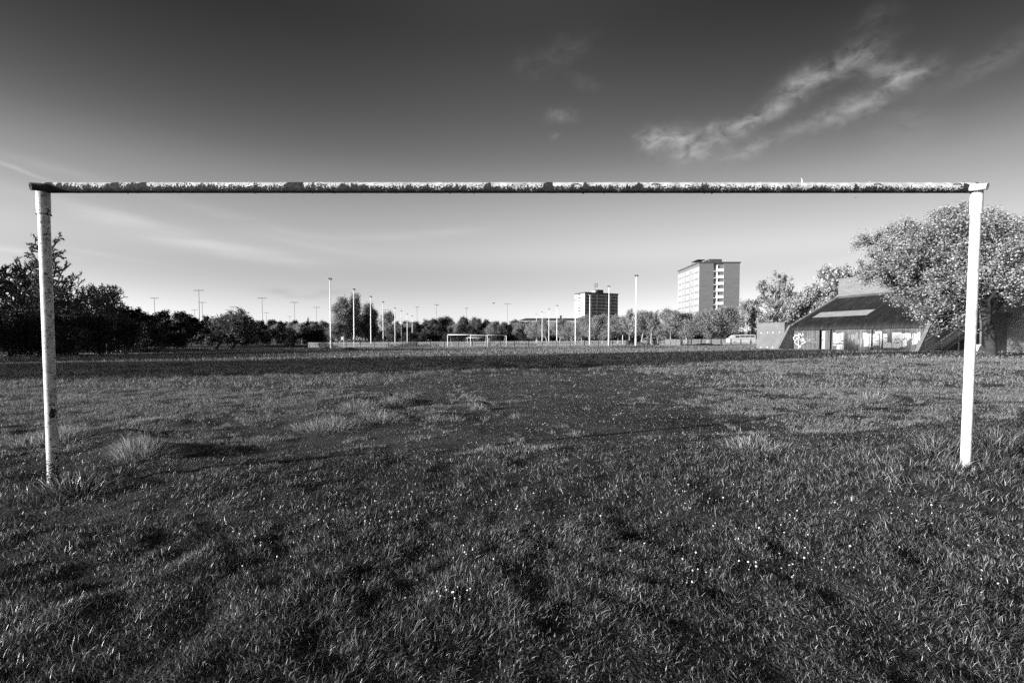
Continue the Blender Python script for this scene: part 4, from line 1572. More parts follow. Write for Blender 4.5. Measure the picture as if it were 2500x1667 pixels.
# ------------------------------------------------------------------ the pavilion
HU = np.array([0.351, -0.936])
HW = np.array([0.936, 0.351])
HO = np.array([33.1, 57.0])
HZ = 0.5


def hp(u, w, z):
    return (HO[0] + HU[0] * u + HW[0] * w, HO[1] + HU[1] * u + HW[1] * w, HZ + z)


def wall_uv(px, py):
    k = (px - 1250) / F
    u = (HO[1] * k - HO[0]) / (HU[0] - HU[1] * k)
    Y = HO[1] + HU[1] * u
    return u, wz(py, Y) - HZ


def cprof(u):
    return -0.028 * math.sin(2 * PI * u / .22)


def pavilion():
    r = empty('pavilion', (0, 0, 0), 0, 'derelict corrugated pavilion with dark sloping roof and white graffiti', 'pavilion')
    LEN = 14.0
    HT = 2.15
    du = .055

    def corr_panel(u0, u1, z0, z1):
        m = MB()
        n = max(2, int((u1 - u0) / du))
        vs, fs = [], []
        for i in range(n + 1):
            u = u0 + (u1 - u0) * i / n
            w = cprof(u)
            vs += [hp(u, w, z0), hp(u, w, z1), hp(u, w + .05, z0), hp(u, w + .05, z1)]
        for i in range(n):
            b = i * 4
            fs += [(b, b + 4, b + 5, b + 1), (b + 2, b + 3, b + 7, b + 6)]
        m.add(vs, fs, True)
        return m
    walls = []
    for (a, b) in ((.12, 3.28), (3.98, 4.52), (6.42, LEN - .16)):
        walls.append(corr_panel(a, b, -.1, HT).build('corrugated_wall', M['corr_wall'], r))
    # door in a dark opening
    m = MB()
    m.box((3.28, .32, -.1), (3.98, .36, HT), hp)
    m.build('door_recess', M['dark_void'], r)
    d = MB().box((3.45, .2, .0), (3.98, .27, HT - .12), hp).build('door', M['door'], r)
    MB().box((3.52, .16, .95), (3.6, .198, 1.1), hp).build('handle', M['lamp_dark'], d)
    # boarded window
    MB().box((4.54, .2, -.1), (6.40, .24, HT), hp).build('window_recess', M['dark_void'], r)
    bd = MB().box((4.74, .0, -.08), (6.38, .05, HT - .03), hp).build('window_board', M['corr_wall'], r)
    # back and end walls
    def roofz(w):
        return 3.0 + (w - .75) * (6.15 - 3.0) / (7.55 - .75)
    m = MB()
    m.prism([hp(LEN - .15, .06, -.1), hp(LEN - .15, 7.6, -.1), hp(LEN - .15, 7.6, 6.0), hp(LEN - .15, .8, 2.86), hp(LEN - .15, .06, 2.2)], tuple(HU * -.2) + (0,))
    m.build('end_wall', M['concrete_dark'], r)
    m = MB()
    m.prism([hp(.11, .06, -.1), hp(.11, 7.6, -.1), hp(.11, 7.6, 6.0), hp(.11, .8, 2.86), hp(.11, .06, 2.2)], tuple(HU * .2) + (0,))
    m.build('end_wall', M['concrete_dark'], r)
    lv = MB()
    for i in range(9):
        z = .5 + i * .26
        lv.box((LEN - .14, 2.6, z), (LEN - .06, 7.2, z + .12), hp)
    lv.build('louvre', M['concrete_dark'], r)
    # roof: corrugated sheets curving down over the eave
    prof = [(-.22, 2.12), (-.21, 2.25), (-.16, 2.42), (-.05, 2.58), (.12, 2.72), (.4, 2.86), (.75, 3.0)]
    for i in range(1, 9):
        w = .75 + (7.55 - .75) * i / 8
        prof.append((w, roofz(w)))
    pr = np.array(prof)

    def sheet(u0, u1, k0, k1, off, mat, name, parent):
        pts = []
        for q in np.linspace(k0, k1, 20):
            i = min(int(q), len(pr) - 2)
            pts.append(pr[i] + (pr[i + 1] - pr[i]) * (q - i))
        pts = np.array(pts)
        t = np.gradient(pts, axis=0)
        t /= np.linalg.norm(t, axis=1)[:, None]
        nrm = np.stack([-t[:, 1], t[:, 0]], -1)
        n = int((u1 - u0) / .05)
        vs, fs = [], []
        k = len(pts)
        for i in range(n + 1):
            u = u0 + (u1 - u0) * i / n
            a = .022 * math.sin(2 * PI * u / .2) + off
            for j in range(k):
                q = pts[j] + nrm[j] * a
                vs.append(hp(u, q[0], q[1]))
        for i in range(n):
            for j in range(k - 1):
                b = i * k + j
                fs.append((b, b + k, b + k + 1, b + 1))
        return MB().add(vs, fs, True).build(name, mat, parent)
    rf = sheet(-.02, LEN + .05, 0, len(pr) - 1, 0, M['corr_roof'], 'roof', r)
    # pale translucent strip laid among the dark sheets

    def roof_pt(px, py):
        # meet the pixel's ray with the sloping roof plane
        best = None
        for w in np.linspace(.75, 7.5, 400):
            k = (px - 1250) / F
            bx, by = HO + HW * w
            u = (by * k - bx) / (HU[0] - HU[1] * k)
            Y = by + HU[1] * u
            z = HZ + roofz(w)
            e = abs(HOR - (z - CAMZ) / Y * F - py)
            if best is None or e < best[0]:
                best = (e, u, w)
        return best[1], best[2]
    ua, wa = roof_pt(1985, 776)
    ub, wb = roof_pt(2000, 763.5)
    uc, wc = roof_pt(2113, 770)
    kk = lambda w: 6 + (w - .75) / (7.55 - .75) * 8
    sheet((ua + ub) / 2, uc, kk(wa), kk(wb), .035, M['skylight'], 'roof_light', rf)
    # pale capping up the far verge
    for (u0, u1) in ((-.34, -.04),):
        cp = MB()
        poly = [(prof[i][0], prof[i][1]) for i in range(3, len(prof))]
        top = [hp(u0, w, z + .16) for (w, z) in poly]
        bot = [hp(u0, w, z - .2) for (w, z) in poly][::-1]
        cp.prism(top + bot, tuple(HU * (u1 - u0)) + (0,))
        cp.build('verge', M['concrete'], rf)
    # sloping fin buttresses at each end
    for (u, lab) in ((-.3, 'far sloping fin buttress'), (LEN, 'near sloping fin buttress')):
        f = MB()
        f.prism([hp(u, -2.35, -.15), hp(u, .05, -.15), hp(u, .05, 2.6), hp(u, -.35, 2.75), hp(u, -.55, 2.55)], tuple(HU * .3) + (0,))
        o = f.build('buttress', M['brick_hut'] if u > 5 else M['concrete'], r)
    # tall blank upper storey
    m = MB()
    m.box((-.1, 7.6, -.1), (LEN + .05, 13, 8.35), hp)
    up = m.build('upper_wall', M['brick_hut'], r)
    MB().box((-.16, 7.52, 8.352), (LEN + .1, 13.05, 8.5), hp).build('coping', M['concrete'], up)
    fl = MB()
    fl.box((-.06, 7.44, 5.95), (LEN + .02, 7.57, 6.35), hp)
    fl.build('flashing', M['roof_dark'], rf)
    # round lamp on the coping
    sl = MB()
    c = np.array(hp(2.9, 7.9, 8.95))
    sl.tube([c - (0, 0, .22), c - (0, 0, .12), c, c + (0, 0, .13), c + (0, 0, .2)], [.06, .17, .22, .16, .04], 12)
    sl.tube([c - (0, 0, .45), c - (0, 0, .2)], .04, 8)
    sl.build('security_lamp', M['lamp_dark'], up)
    # black downpipe between the painted panels
    uu, zz = wall_uv(2129, 806)
    MB().box((uu - .05, -.12, -.05), (uu + .05, -.04, HT - .05), hp).build('downpipe', M['lamp_dark'], r)

    # ---- graffiti, painted over the ribs
    def c5(x, y):
        return wall_uv(1840 + x / 10.69, 770 + y / 10.69)

    def c6(x, y):
        return wall_uv(2040 + x / 9.8, 770 + y / 9.8)

    def fill(polys, off, surf):
        m = MB()
        allu = [p[0] for q in polys for p in q]
        u = min(allu)
        step = .0275
        while u < max(allu):
            um = u + step / 2
            for q in polys:
                zs = []
                for i in range(len(q)):
                    (a, za), (b, zb) = q[i], q[(i + 1) % len(q)]
                    if (a - um) * (b - um) < 0:
                        zs.append(za + (zb - za) * (um - a) / (b - a))
                zs.sort()
                for i in range(0, len(zs) - 1, 2):
                    j = .02 * math.sin(um * 41)
                    w0, w1 = surf(u) - off, surf(u + step) - off
                    m.add([hp(u, w0, zs[i] + j), hp(u + step, w1, zs[i] + j), hp(u + step, w1, zs[i + 1] + j), hp(u, w0, zs[i + 1] + j)], [(0, 1, 2, 3)], True)
            u += step
        return m

    def stroke(lines, wd, off, surf, m=None):
        m = m or MB()
        for ln in lines:
            pts = []
            for (a, za), (b, zb) in zip(ln[:-1], ln[1:]):
                n = max(1, int(math.hypot(b - a, zb - za) / .03))
                pts += [(a + (b - a) * i / n, za + (zb - za) * i / n) for i in range(n)]
            pts.append(ln[-1])
            pp = np.array(pts)
            if len(pp) < 2:
                continue
            t = np.gradient(pp, axis=0)
            t /= np.linalg.norm(t, axis=1)[:, None] + 1e-9
            nr = np.stack([-t[:, 1], t[:, 0]], -1) * wd / 2
            vs, fs = [], []
            for p, q in zip(pp, nr):
                for s in (-1, 1):
                    a = p + q * s
                    vs.append(hp(a[0], surf(a[0]) - off, a[1]))
            for i in range(len(pp) - 1):
                fs.append((2 * i, 2 * i + 1, 2 * i + 3, 2 * i + 2))
            m.add(vs, fs)
        return m
    flat = lambda u: 0.0
    C5 = lambda L: [[c5(*p) for p in q] for q in L]
    C6 = lambda L: [[c6(*p) for p in q] for q in L]
    tagl = [[(1085, 490), (1072, 530), (1035, 580), (1045, 630), (1075, 658), (1118, 622), (1158, 616), (1164, 690), (1168, 755)],
            [(1075, 658), (1070, 700), (1108, 745), (1160, 768), (1182, 800), (1168, 868)], [(1085, 530), (1130, 524), (1166, 532), (1172, 458)],
            [(1170, 535), (1184, 590), (1098, 592)], [(1214, 468), (1208, 520)], [(1270, 476), (1286, 515), (1222, 528)],
            [(1190, 642), (1288, 592), (1312, 628), (1222, 680), (1300, 662), (1358, 692), (1242, 745), (1216, 830), (1178, 772)]]
    stroke(C5(tagl), .075, .013, cprof).build('graffiti', M['graffiti'], walls[0])
    small = [[(1350, 622), (1410, 612)], [(1378, 618), (1392, 668)], [(1415, 664), (1420, 615), (1445, 660), (1450, 612)], [(1462, 614), (1500, 612)], [(1480, 614), (1484, 665)],
             [(1505, 618), (1585, 604), (1550, 650), (1592, 658), (1638, 712), (1525, 700)], [(1400, 680), (1520, 672)]]
    stroke(C5(small), .045, .012, cprof).build('graffiti', M['graffiti_grey'], walls[0])
    # boarded window: two rows of crowded lettering
    row1 = []
    random.seed(4)
    x = 2085
    for ch in 'PLINT':
        w = 46
        b, t = 640, 470
        L = {'P': [[(0, b), (0, t), (.8, t), (.9, t + 50), (.7, t + 85), (0, t + 85)]], 'L': [[(0, t), (0, b), (.8, b)]], 'I': [[(.4, t), (.4, b)]],
             'N': [[(0, b), (0, t), (.8, b), (.8, t)]], 'T': [[(0, t), (.9, t)], [(.45, t), (.45, b)]]}[ch]
        row1 += [[(x + a * w, y) for a, y in q] for q in L]
        x += w * 1.12
    scrib = [[(2072 + 260 * i / 40 + random.uniform(-8, 8), 690 + random.uniform(-38, 50)) for i in range(41)], [(2075 + 265 * i / 50, 545 + random.uniform(-60, 80)) for i in range(51)],
             [(2070 + 265 * i / 24, 770 + random.uniform(-14, 14)) for i in range(25)]]
    mm = stroke(C5(row1), .16, .006, flat)
    stroke(C5(scrib), .055, .006, flat, mm)
    mm.build('graffiti', M['graffiti'], bd)
    fill(C5([[(2165, 770), (2248, 766), (2250, 905), (2160, 905)], [(2262, 745), (2345, 770), (2346, 905), (2256, 905)]]), .007, flat).build('graffiti', M['graffiti'], bd)
    bl = []
    x = 2172
    for ch in 'BIST':
        b, t = 880, 790
        L = {'B': [[(0, t), (0, b), (.8, b - 10), (.8, b - 40), (0, b - 48), (.7, t + 25), (0, t)]], 'I': [[(.4, t), (.4, b)]], 'S': [[(.8, t), (0, t + 15), (0, t + 40), (.8, t + 55), (.8, b - 5), (0, b)]], 'T': [[(0, t), (.9, t)], [(.45, t), (.45, b)]]}[ch]
        bl += [[(x + a * 34, y) for a, y in q] for q in L]
        x += 44
    stroke(C5(bl), .035, .011, flat).build('graffiti', M['graffiti_dark'], bd)
    # the big white piece
    big = [[(650, 412), (768, 422), (800, 470), (806, 560), (792, 745), (670, 752), (668, 580), (648, 550)],
           [(812, 432), (900, 442), (1018, 430), (1036, 480), (1036, 600), (1046, 728), (922, 742), (900, 770), (806, 762)],
           [(930, 384), (1096, 374), (1108, 600), (1082, 762), (1056, 748), (1042, 430), (932, 428)],
           [(1134, 442), (1225, 436), (1228, 640), (1326, 628), (1332, 772), (1140, 775)],
           [(1344, 402), (1556, 398), (1574, 432), (1700, 416), (1790, 422), (1804, 560), (1724, 592), (1712, 722), (1640, 752), (1562, 760), (1500, 792), (1345, 772)]]
    for (x, a, b) in ((1840, 430, 700), (1878, 420, 690), (1918, 430, 690), (1960, 408, 668), (1996, 398, 600)):
        big.append([(x - 12, a), (x + 12, a), (x + 12, b), (x - 12, b)])
    fill(C6(big), .006, cprof).build('graffiti', M['graffiti'], walls[2])
    faint = [[(x - 11, a), (x + 11, a + 6), (x + 11, b), (x - 11, b - 8)] for (x, a, b) in ((330, 460, 540), (376, 450, 600), (408, 440, 640), (478, 430, 690), (510, 404, 712), (546, 580, 690), (598, 520, 760), (438, 460, 560), (622, 560, 700))]
    fill(C6(faint), .006, cprof).build('graffiti', M['graffiti_grey'], walls[2])
    lines = [[(650, 410), (764, 420), (802, 470), (808, 560), (794, 745), (668, 755)], [(735, 572), (742, 622)], [(910, 536), (975, 524)], [(955, 610), (1036, 600)],
             [(1020, 430), (1042, 500), (1040, 600), (1052, 735), (922, 722), (905, 762)], [(1165, 534), (1226, 536)], [(1178, 652), (1328, 630)], [(1128, 440), (1136, 775)], [(835, 442), (1018, 428)],
             [(1345, 398), (1556, 394)], [(1420, 585), (1490, 556), (1560, 600), (1570, 660)], [(1420, 650), (1525, 655)], [(1575, 740), (1600, 600), (1660, 520), (1700, 600), (1715, 725)], [(1585, 555), (1640, 575)], [(1750, 560), (1850, 580)], [(1780, 530), (1800, 600)], [(1338, 775), (1500, 796), (1620, 755)]]
    stroke(C6(lines), .055, .012, cprof).build('graffiti', M['graffiti_dark'], walls[2])

    # ---- flat roofed store beside it
    st = empty('concrete_store', hp(-2.3, -1, 0), 0, 'plain flat roofed concrete store left of the pavilion with pale round fixings', 'store')
    o0 = np.array(st.location)
    tp = lambda u, w, z: tuple(np.array(hp(u, w, z)) - o0)
    MB().box((-4.25, -1.0, -.2), (-.31, 3, 3.0), tp).build('wall', M['concrete'], st)
    MB().box((-4.29, -1.04, 3.002), (-.31, 3.04, 3.1), tp).build('roof', M['concrete'], st)
    for (px, py) in ((1857.5, 812.8), (1873.8, 811.8), (1886.7, 811.8), (1902.5, 810.7), (1873, 847.5), (1886.5, 847.8), (1857, 847.5)):
        k = (px - 1250) / F
        bx, by = HO - HW
        u = (by * k - bx) / (HU[0] - HU[1] * k)
        Yq = by + HU[1] * u
        z = wz(py, Yq) - HZ
        c = np.array(tp(u, -1.0, z))
        n = np.array([-HW[0], -HW[1], 0])
        MB().tube([c + n * .002, c + n * .025], .075, 10).build('fixing', M['stud'], st)

    # ---- outside stair and yard walls at the near end
    s = empty('metal_staircase', hp(15, 0, 0), 0, 'dark metal staircase with barred railings against the pavilion end', 'staircase')
    o1 = np.array(s.location)
    sp = lambda u, w, z: tuple(np.array(hp(u, w, z)) - o1)
    wA, wB, rise = -1.9, 2.5, 1.95
    n = 11
    for i in range(n):
        w = wA + (wB - wA) * i / n
        z = rise * (i + 1) / n
        MB().box((14.65, w, z - .05), (15.75, w + .36, z), sp).build('tread', M['lamp_dark'], s)  # shade over the stair is put into these dark materials
    for u in (14.58, 15.76):
        MB().prism([sp(u, wA - .1, -.1), sp(u, wA + .3, -.1), sp(u, wB + .05, rise - .25), sp(u, wB + .05, rise + .02)], tuple(HU * .06) + (0,)).build('stringer', M['lamp_dark'], s)
        rl = MB()
        rl.tube([sp(u + .03, wA, .95), sp(u + .03, wB, rise + .95), sp(u + .03, 5.4, rise + .95)], .03, 6)
        for k in range(52):
            w = wA + .1 + (5.3 - wA) * k / 52
            z = min(rise, max(0, rise * (w - wA) / (wB - wA)))
            rl.tube([sp(u + .03, w, z + .02), sp(u + .03, w, z + .94)], .012, 4)
        rl.build('railing', M['fpost'], s)
    MB().box((14.64, wB + .06, rise - .12), (15.76, 5.5, rise - .01), sp).build('landing', M['lamp_dark'], s)
    for w in (2.8, 5.3):
        for u in (14.7, 15.65):
            MB().box((u - .04, w - .04, -.15), (u + .04, w + .04, rise - .122), sp).build('leg', M['lamp_dark'], s)
    y1 = empty('yard_wall', hp(18.1, 1.2, 0), 0, 'high brick return wall right of the right goal post, half in shade', 'wall')
    o2 = np.array(y1.location)
    yp = lambda u, w, z: tuple(np.array(hp(u, w, z)) - o2)
    MB().box((17.85, .1, -.3), (18.2, 2.44, 3.3), yp).build('return_wall', M['brick_hut'], y1)
    MB().box((17.85, 2.45, -.3), (26, 2.8, 4.55), yp).build('long_wall', M['brick_hut'], y1)
    MB().box((17.8, 2.4, 4.552), (26, 2.85, 4.66), yp).build('coping', M['concrete'], y1)
    # lumps of broken slab beside the stair
    o = MB().prism([hp(16.6, .9, -.1), hp(16.6, 2.0, -.1), hp(16.6, 1.9, .35), hp(16.6, 1.5, .62), hp(16.6, 1.2, .4)], tuple(HU * .35) + (0,)).build('broken_slab', M['stud'])
    tag(o, 'pale broken slab lying between the stairs and the yard wall', 'slab')


pavilion()


# ------------------------------------------------------------------ trees
def grow(seed, H, W, levels=3, clear=.2, ang=(35, 60), nchild=(10, 7, 5, 4), trop=.12, wig=.22, ratio=.62, trunk_r=.16, lean=0.0, stems=1, tipdown=0.0):
    rng = np.random.default_rng(seed)
    tubes, twigs = [], []

    def br(p, d, L, r, lev):
        n = 5 if lev == 0 else (4 if lev < levels else 3)
        pts = [p]
        dirs = [d]
        for i in range(n):
            up = trop if lev < levels else trop - tipdown
            d = d + rng.standard_normal(3) * wig * (.45 if lev == 0 else 1) + np.array([0, 0, up])
            d = d / np.linalg.norm(d)
            p = p + d * L / n
            pts.append(p)
            dirs.append(d)
        r1 = r * (.45 if lev else .3)
        tubes.append((np.array(pts), np.linspace(r, r1, n + 1), lev))
        if lev == levels:
            twigs.append(np.array(pts))
            return
        k = nchild[lev]
        ph = rng.uniform(0, 6.28)
        for c in range(k):
            t = (clear if lev == 0 else .2) + (1 - (clear if lev == 0 else .2)) * (c + rng.random()) / k
            q = t * n
            i = min(int(q), n - 1)
            pp = pts[i] + (pts[i + 1] - pts[i]) * (q - i)
            dd = dirs[i + 1]
            a = math.radians(rng.uniform(*ang))
            if lev == 0:
                a *= 1.15 - .45 * t
            ph += 2.4 + rng.normal() * .4
            ref = np.array([1.0, 0, 0]) if abs(dd[0]) < .8 else np.array([0, 1.0, 0])
            e1 = np.cross(dd, ref)
            e1 /= np.linalg.norm(e1)
            e2 = np.cross(dd, e1)
            nd = dd * math.cos(a) + (e1 * math.cos(ph) + e2 * math.sin(ph)) * math.sin(a)
            LL = L * ratio * rng.uniform(.75, 1.2) * (1.12 - .5 * t)
            br(pp, nd, LL, max(r * (1 - .6 * t) * .5, .006), lev + 1)
    for s in range(stems):
        d0 = np.array([lean + (rng.normal() * .3 if stems > 1 else 0), (rng.normal() * .3 if stems > 1 else 0), 1.0])
        br(np.array([rng.normal() * .15 * (stems > 1), rng.normal() * .15 * (stems > 1), -.02]), d0 / np.linalg.norm(d0), 1.0 * (rng.uniform(.7, 1) if stems > 1 else 1), trunk_r / H, 0)
    allp = np.concatenate([t[0] for t in tubes])
    sz = H / np.percentile(allp[:, 2], 99.7)
    rad = np.percentile(np.hypot(allp[:, 0], allp[:, 1]), 98)
    sx = (W / 2) / rad
    sc = np.array([sx, sx, sz])
    V, P4 = [], []
    off = 0
    for pts, rr, lev in tubes:
        pts = pts * sc
        ns = (9, 6, 4, 3, 3)[lev]
        rr = np.maximum(rr * H, (.02, .012, .01, .007, .004)[lev])
        t = np.gradient(pts, axis=0)
        t /= np.linalg.norm(t, axis=1)[:, None] + 1e-9
        ref = np.array([1.0, .1, 0])
        e1 = np.cross(t, ref)
        e1 /= np.linalg.norm(e1, axis=1)[:, None] + 1e-9
        e2 = np.cross(t, e1)
        an = 2 * PI * np.arange(ns) / ns
        ring = pts[:, None] + (e1[:, None] * np.cos(an)[None, :, None] + e2[:, None] * np.sin(an)[None, :, None]) * rr[:, None, None]
        V.append(ring.reshape(-1, 3))
        n = len(pts)
        i = off + np.arange(n - 1)[:, None] * ns + np.arange(ns)[None]
        j = off + np.arange(n - 1)[:, None] * ns + (np.arange(ns)[None] + 1) % ns
        P4.append(np.stack([i, j, j + ns, i + ns], -1).reshape(-1, 4))
        off += n * ns
    return np.concatenate(V), np.concatenate(P4), [t * sc for t in twigs]


def leaves(twigs, n, size, jit, seed, flat=.0, lobes=1, aspect=.6):
    rng = np.random.default_rng(seed + 1000)
    tw = np.stack(twigs)
    k = rng.integers(0, len(tw), n)
    m = tw.shape[1] - 1
    q = rng.random(n) ** .7 * m
    i = np.minimum(q.astype(int), m - 1)
    f = (q - i)[:, None]
    P = tw[k, i] * (1 - f) + tw[k, i + 1] * f + rng.standard_normal((n, 3)) * jit
    d = rng.standard_normal((n, 3))
    d[:, 2] *= (1 - flat)
    d /= np.linalg.norm(d, axis=1)[:, None]
    e = rng.standard_normal((n, 3))
    e -= d * np.sum(e * d, 1)[:, None]
    e /= np.linalg.norm(e, axis=1)[:, None]
    s = size * rng.uniform(.5, 1.3, n)[:, None]
    nrm = np.cross(d, e)
    a = P - d * s * .5
    b = P + e * s * aspect * .5 + nrm * s * .12
    c = P + d * s * .5
    g = P - e * s * aspect * .5 + nrm * s * .12
    V = np.stack([a, b, c, g], 1).reshape(-1, 3)
    Q = np.arange(n * 4).reshape(-1, 4)
    return V, Q


def tree_proto(name, wood, leaf, seed, nleaf, lsize, jit, flat=0.0, aspect=.6, **kw):
    V, P, tw = grow(seed, **kw)
    root = empty(name)
    link_mesh('trunk', np_mesh('trunk', V, [P], M[wood], True), root)
    if nleaf:
        LV, LQ = leaves(tw, nleaf, lsize, jit, seed, flat, aspect=aspect)
        link_mesh('crown', np_mesh('crown', LV, [LQ], M[leaf]), root)
    root['protoH'] = kw['H']
    return root


USED = set()


def plant(proto, px, Y, top, wpx, lab, group=None, base=None, cat='tree', x=None, h=None, w=None, protoW=None, rz=None):
    """Stand a tree at bearing px and depth Y with its top at py=top and a crown wpx photo pixels wide."""
    pr, H0, W0 = proto
    o = pr if pr.name not in USED else copy_tree(pr)
    USED.add(pr.name)
    if o is not pr:
        USED.add(o.name)
    X = wx(px, Y) if x is None else x
    z = gz(X, Y) - .03
    hh = (wz(top, Y) - z) if h is None else h
    ww = (wpx / F * Y) if w is None else w
    o.location = (X, Y, z)
    o.rotation_euler = (0, 0, random.uniform(0, 6.28) if rz is None else rz)
    o.scale = (ww / W0, ww / W0, hh / H0)
    if 'protoH' in o:
        del o['protoH']
    tag(o, lab, cat, group)
    return o


def P(name, wood, leaf, seed, nleaf, lsize, jit, H, W, flat=0.0, aspect=.6, **kw):
    return (tree_proto(name, wood, leaf, seed, nleaf, lsize, jit, flat, aspect, H=H, W=W, **kw), H, W)


def make_trees():
    random.seed(21)
    # loose leafing trees by the left edge
    sp = [P('young_leaf_tree', 'bark', 'leaf_bare', 100 + i, 3600, .11, .08, 9.0, 7.0, levels=4, clear=.22, nchild=(11, 6, 4, 3), ang=(30, 62), trop=.10, trunk_r=.13, flat=.35, tipdown=.05) for i in range(3)]
    tall = P('tall_leaf_tree', 'bark', 'leaf_bare', 131, 4200, .11, .09, 12.5, 5.0, levels=4, clear=.25, nchild=(20, 6, 4, 3), ang=(40, 70), trop=.06, trunk_r=.14, ratio=.36, flat=.4)
    ever = [P('evergreen_tree', 'dark_bark', 'leaf_dark', 200 + i, 9000, .34, .22, 7.5, 6.0, levels=3, clear=.06, nchild=(16, 8, 5), ang=(45, 80), trop=.1, trunk_r=.16, ratio=.5) for i in range(3)]
    thick = [P('thicket_shrub', 'dark_bark', 'leaf_thicket', 230 + i, 7000, .22, .25, 4.0, 5.5, levels=3, clear=.02, nchild=(9, 6, 5), ang=(25, 60), trop=.14, trunk_r=.08, stems=3) for i in range(2)]
    lt = [P('round_leaf_tree', 'pale_bark', 'leaf_light', 300 + i, 20000, .26, .42, 9.0, 6.4, levels=3, clear=.15, nchild=(13, 8, 5), ang=(25, 62), trop=.12, trunk_r=.22, ratio=.56) for i in range(4)]
    sparse = [P('open_crown_tree', 'pale_bark', 'leaf_light', 340 + i, 3000, .24, .15, 10.0, 6.5, levels=4, clear=.2, nchild=(10, 6, 4, 3), ang=(22, 45), trop=.14, trunk_r=.24, ratio=.6) for i in range(2)]
    mid = [P('mid_leaf_tree', 'bark', 'leaf_mid', 360 + i, 9000, .40, .4, 9.0, 8.0, levels=3, clear=.12, nchild=(13, 7, 5), ang=(30, 65), trop=.12, trunk_r=.2, ratio=.55) for i in range(4)]
    pop = [P('poplar', 'bark', 'leaf_light', 400 + i, 20000, .25, .42, 12.0, 4.2, levels=3, clear=.06, nchild=(26, 8, 5), ang=(28, 52), trop=.2, trunk_r=.18, ratio=.34) for i in range(2)]
    bush = P('pale_leaf_bush', 'bark', 'leaf_bush', 430, 8500, .24, .16, 6.0, 8.0, levels=4, clear=.1, nchild=(9, 6, 4, 3), ang=(30, 65), trop=.08, trunk_r=.14, flat=.3, stems=2)
    shrub = P('rounded_shrub', 'dark_bark', 'leaf_thicket', 440, 5000, .18, .14, 1.8, 3.2, levels=3, clear=.02, nchild=(10, 7, 5), ang=(30, 75), trop=.08, trunk_r=.06, stems=3)
    blo = [P('cherry_tree', 'bark', 'blossom', 500 + i, 15000, .26, .16, 7.5, 9.0, levels=3, clear=.2, nchild=(11, 8, 6), ang=(30, 62), trop=.1, trunk_r=.2, flat=.2, aspect=.8) for i in range(2)]
    big = [P('blossom_tree', 'dark_bark', 'blossom', 520 + i, 125000, .105, .19, 10.0, 12.0, levels=4, clear=.26, nchild=(12, 7, 5, 4), ang=(28, 62), trop=.07, trunk_r=.3, flat=.25, aspect=.8, ratio=.6) for i in range(2)]

    g1 = 'loose leafing trees at the left edge of the field'
    plant(sp[0], 30, 50, 628, 200, 'leafing tree with thin fine branches at the left picture edge', g1)
    plant(tall, 128, 47, 568, 120, 'tallest leafing tree, directly behind the left goal post', g1)
    plant(sp[1], 185, 50, 672, 150, 'leafing tree just right of the left goal post', g1)
    plant(sp[2], 262, 53, 696, 130, 'leafing tree at the right end of the left edge group', g1)
    plant(sp[1], -70, 48, 600, 220, 'leafing tree cut off by the left picture edge', g1)
    plant(sp[0], 92, 56, 668, 140, 'lower leafing tree left of the left goal post', g1)
    plant(sp[2], 225, 60, 700, 120, 'leafing tree set back between two others right of the left post', g1)
    for i, (px, Y, top, w) in enumerate([(10, 62, 742, 130), (75, 60, 735, 120), (150, 60, 740, 120), (215, 64, 748, 110), (285, 66, 752, 110), (325, 72, 772, 80)]):
        plant(ever[i % 3], px, Y, top, w, 'dark evergreen filling the gaps under the left edge trees', 'dark evergreens under the left edge trees')
    for i, (px, Y, top, w) in enumerate([(-20, 46, 770, 130), (60, 47, 765, 130), (120, 46, 778, 120), (190, 48, 770, 120), (245, 50, 775, 110), (300, 52, 780, 100), (345, 58, 795, 90), (10, 44, 800, 110), (160, 45, 802, 110)]):
        plant(thick[i % 2], px, Y, top, w, 'dark bushy undergrowth shrub filling the foot of the left edge trees', 'undergrowth shrubs at the foot of the left edge trees', cat='shrub')
    g2 = 'dark evergreens along the left of the field'
    for i, (px, Y, top, w) in enumerate([(352, 80, 764, 85), (392, 90, 761, 80), (428, 86, 764, 75), (468, 98, 770, 70), (505, 105, 775, 60), (535, 102, 776, 55), (571, 100, 770, 45), (600, 108, 785, 60), (635, 118, 786, 55), (370, 84, 790, 70), (425, 84, 796, 80)]):
        plant(ever[(i + 1) % 3], px, Y, top, w, 'dark evergreen tree in the black hedge line left of the poplars', g2)
    g3 = 'dark evergreens behind the thicket left of the poplars'
    for i, (px, Y, top, w) in enumerate([(660, 150, 783, 45), (690, 155, 787, 45), (725, 152, 784, 48), (748, 158, 788, 40), (775, 155, 787, 40), (797, 160, 788, 40), (612, 140, 790, 50)]):
        plant(ever[i % 3], px, Y, top, w, 'dark evergreen in the low skyline between pale bush and poplars', g3)
    for i, (px, Y, top, w) in enumerate([(642, 146, 781, 18), (672, 140, 796, 26), (712, 140, 792, 34), (738, 138, 792, 36), (765, 140, 793, 30), (790, 141, 786, 26), (752, 165, 775, 12)]):
        plant(lt[i % 4] if i not in (0, 6) else sparse[0], px, Y, top, w, 'small pale leafing tree rising from the thicket left of the poplars', 'small pale trees in the thicket')
    for i, (px, Y, top, w) in enumerate([(618, 112, 806, 62), (655, 116, 804, 70), (700, 120, 803, 70), (745, 122, 800, 72), (785, 124, 804, 60), (585, 106, 815, 60), (395, 74, 808, 80), (350, 72, 812, 80), (440, 76, 812, 70), (300, 66, 806, 90), (240, 62, 800, 90), (180, 58, 800, 90), (110, 56, 800, 100), (30, 54, 795, 120)]):
        plant(thick[i % 2], px, Y, top, w, 'dark twiggy thicket shrub along the left field edge', 'dark thicket shrubs along the left field edge', cat='shrub')
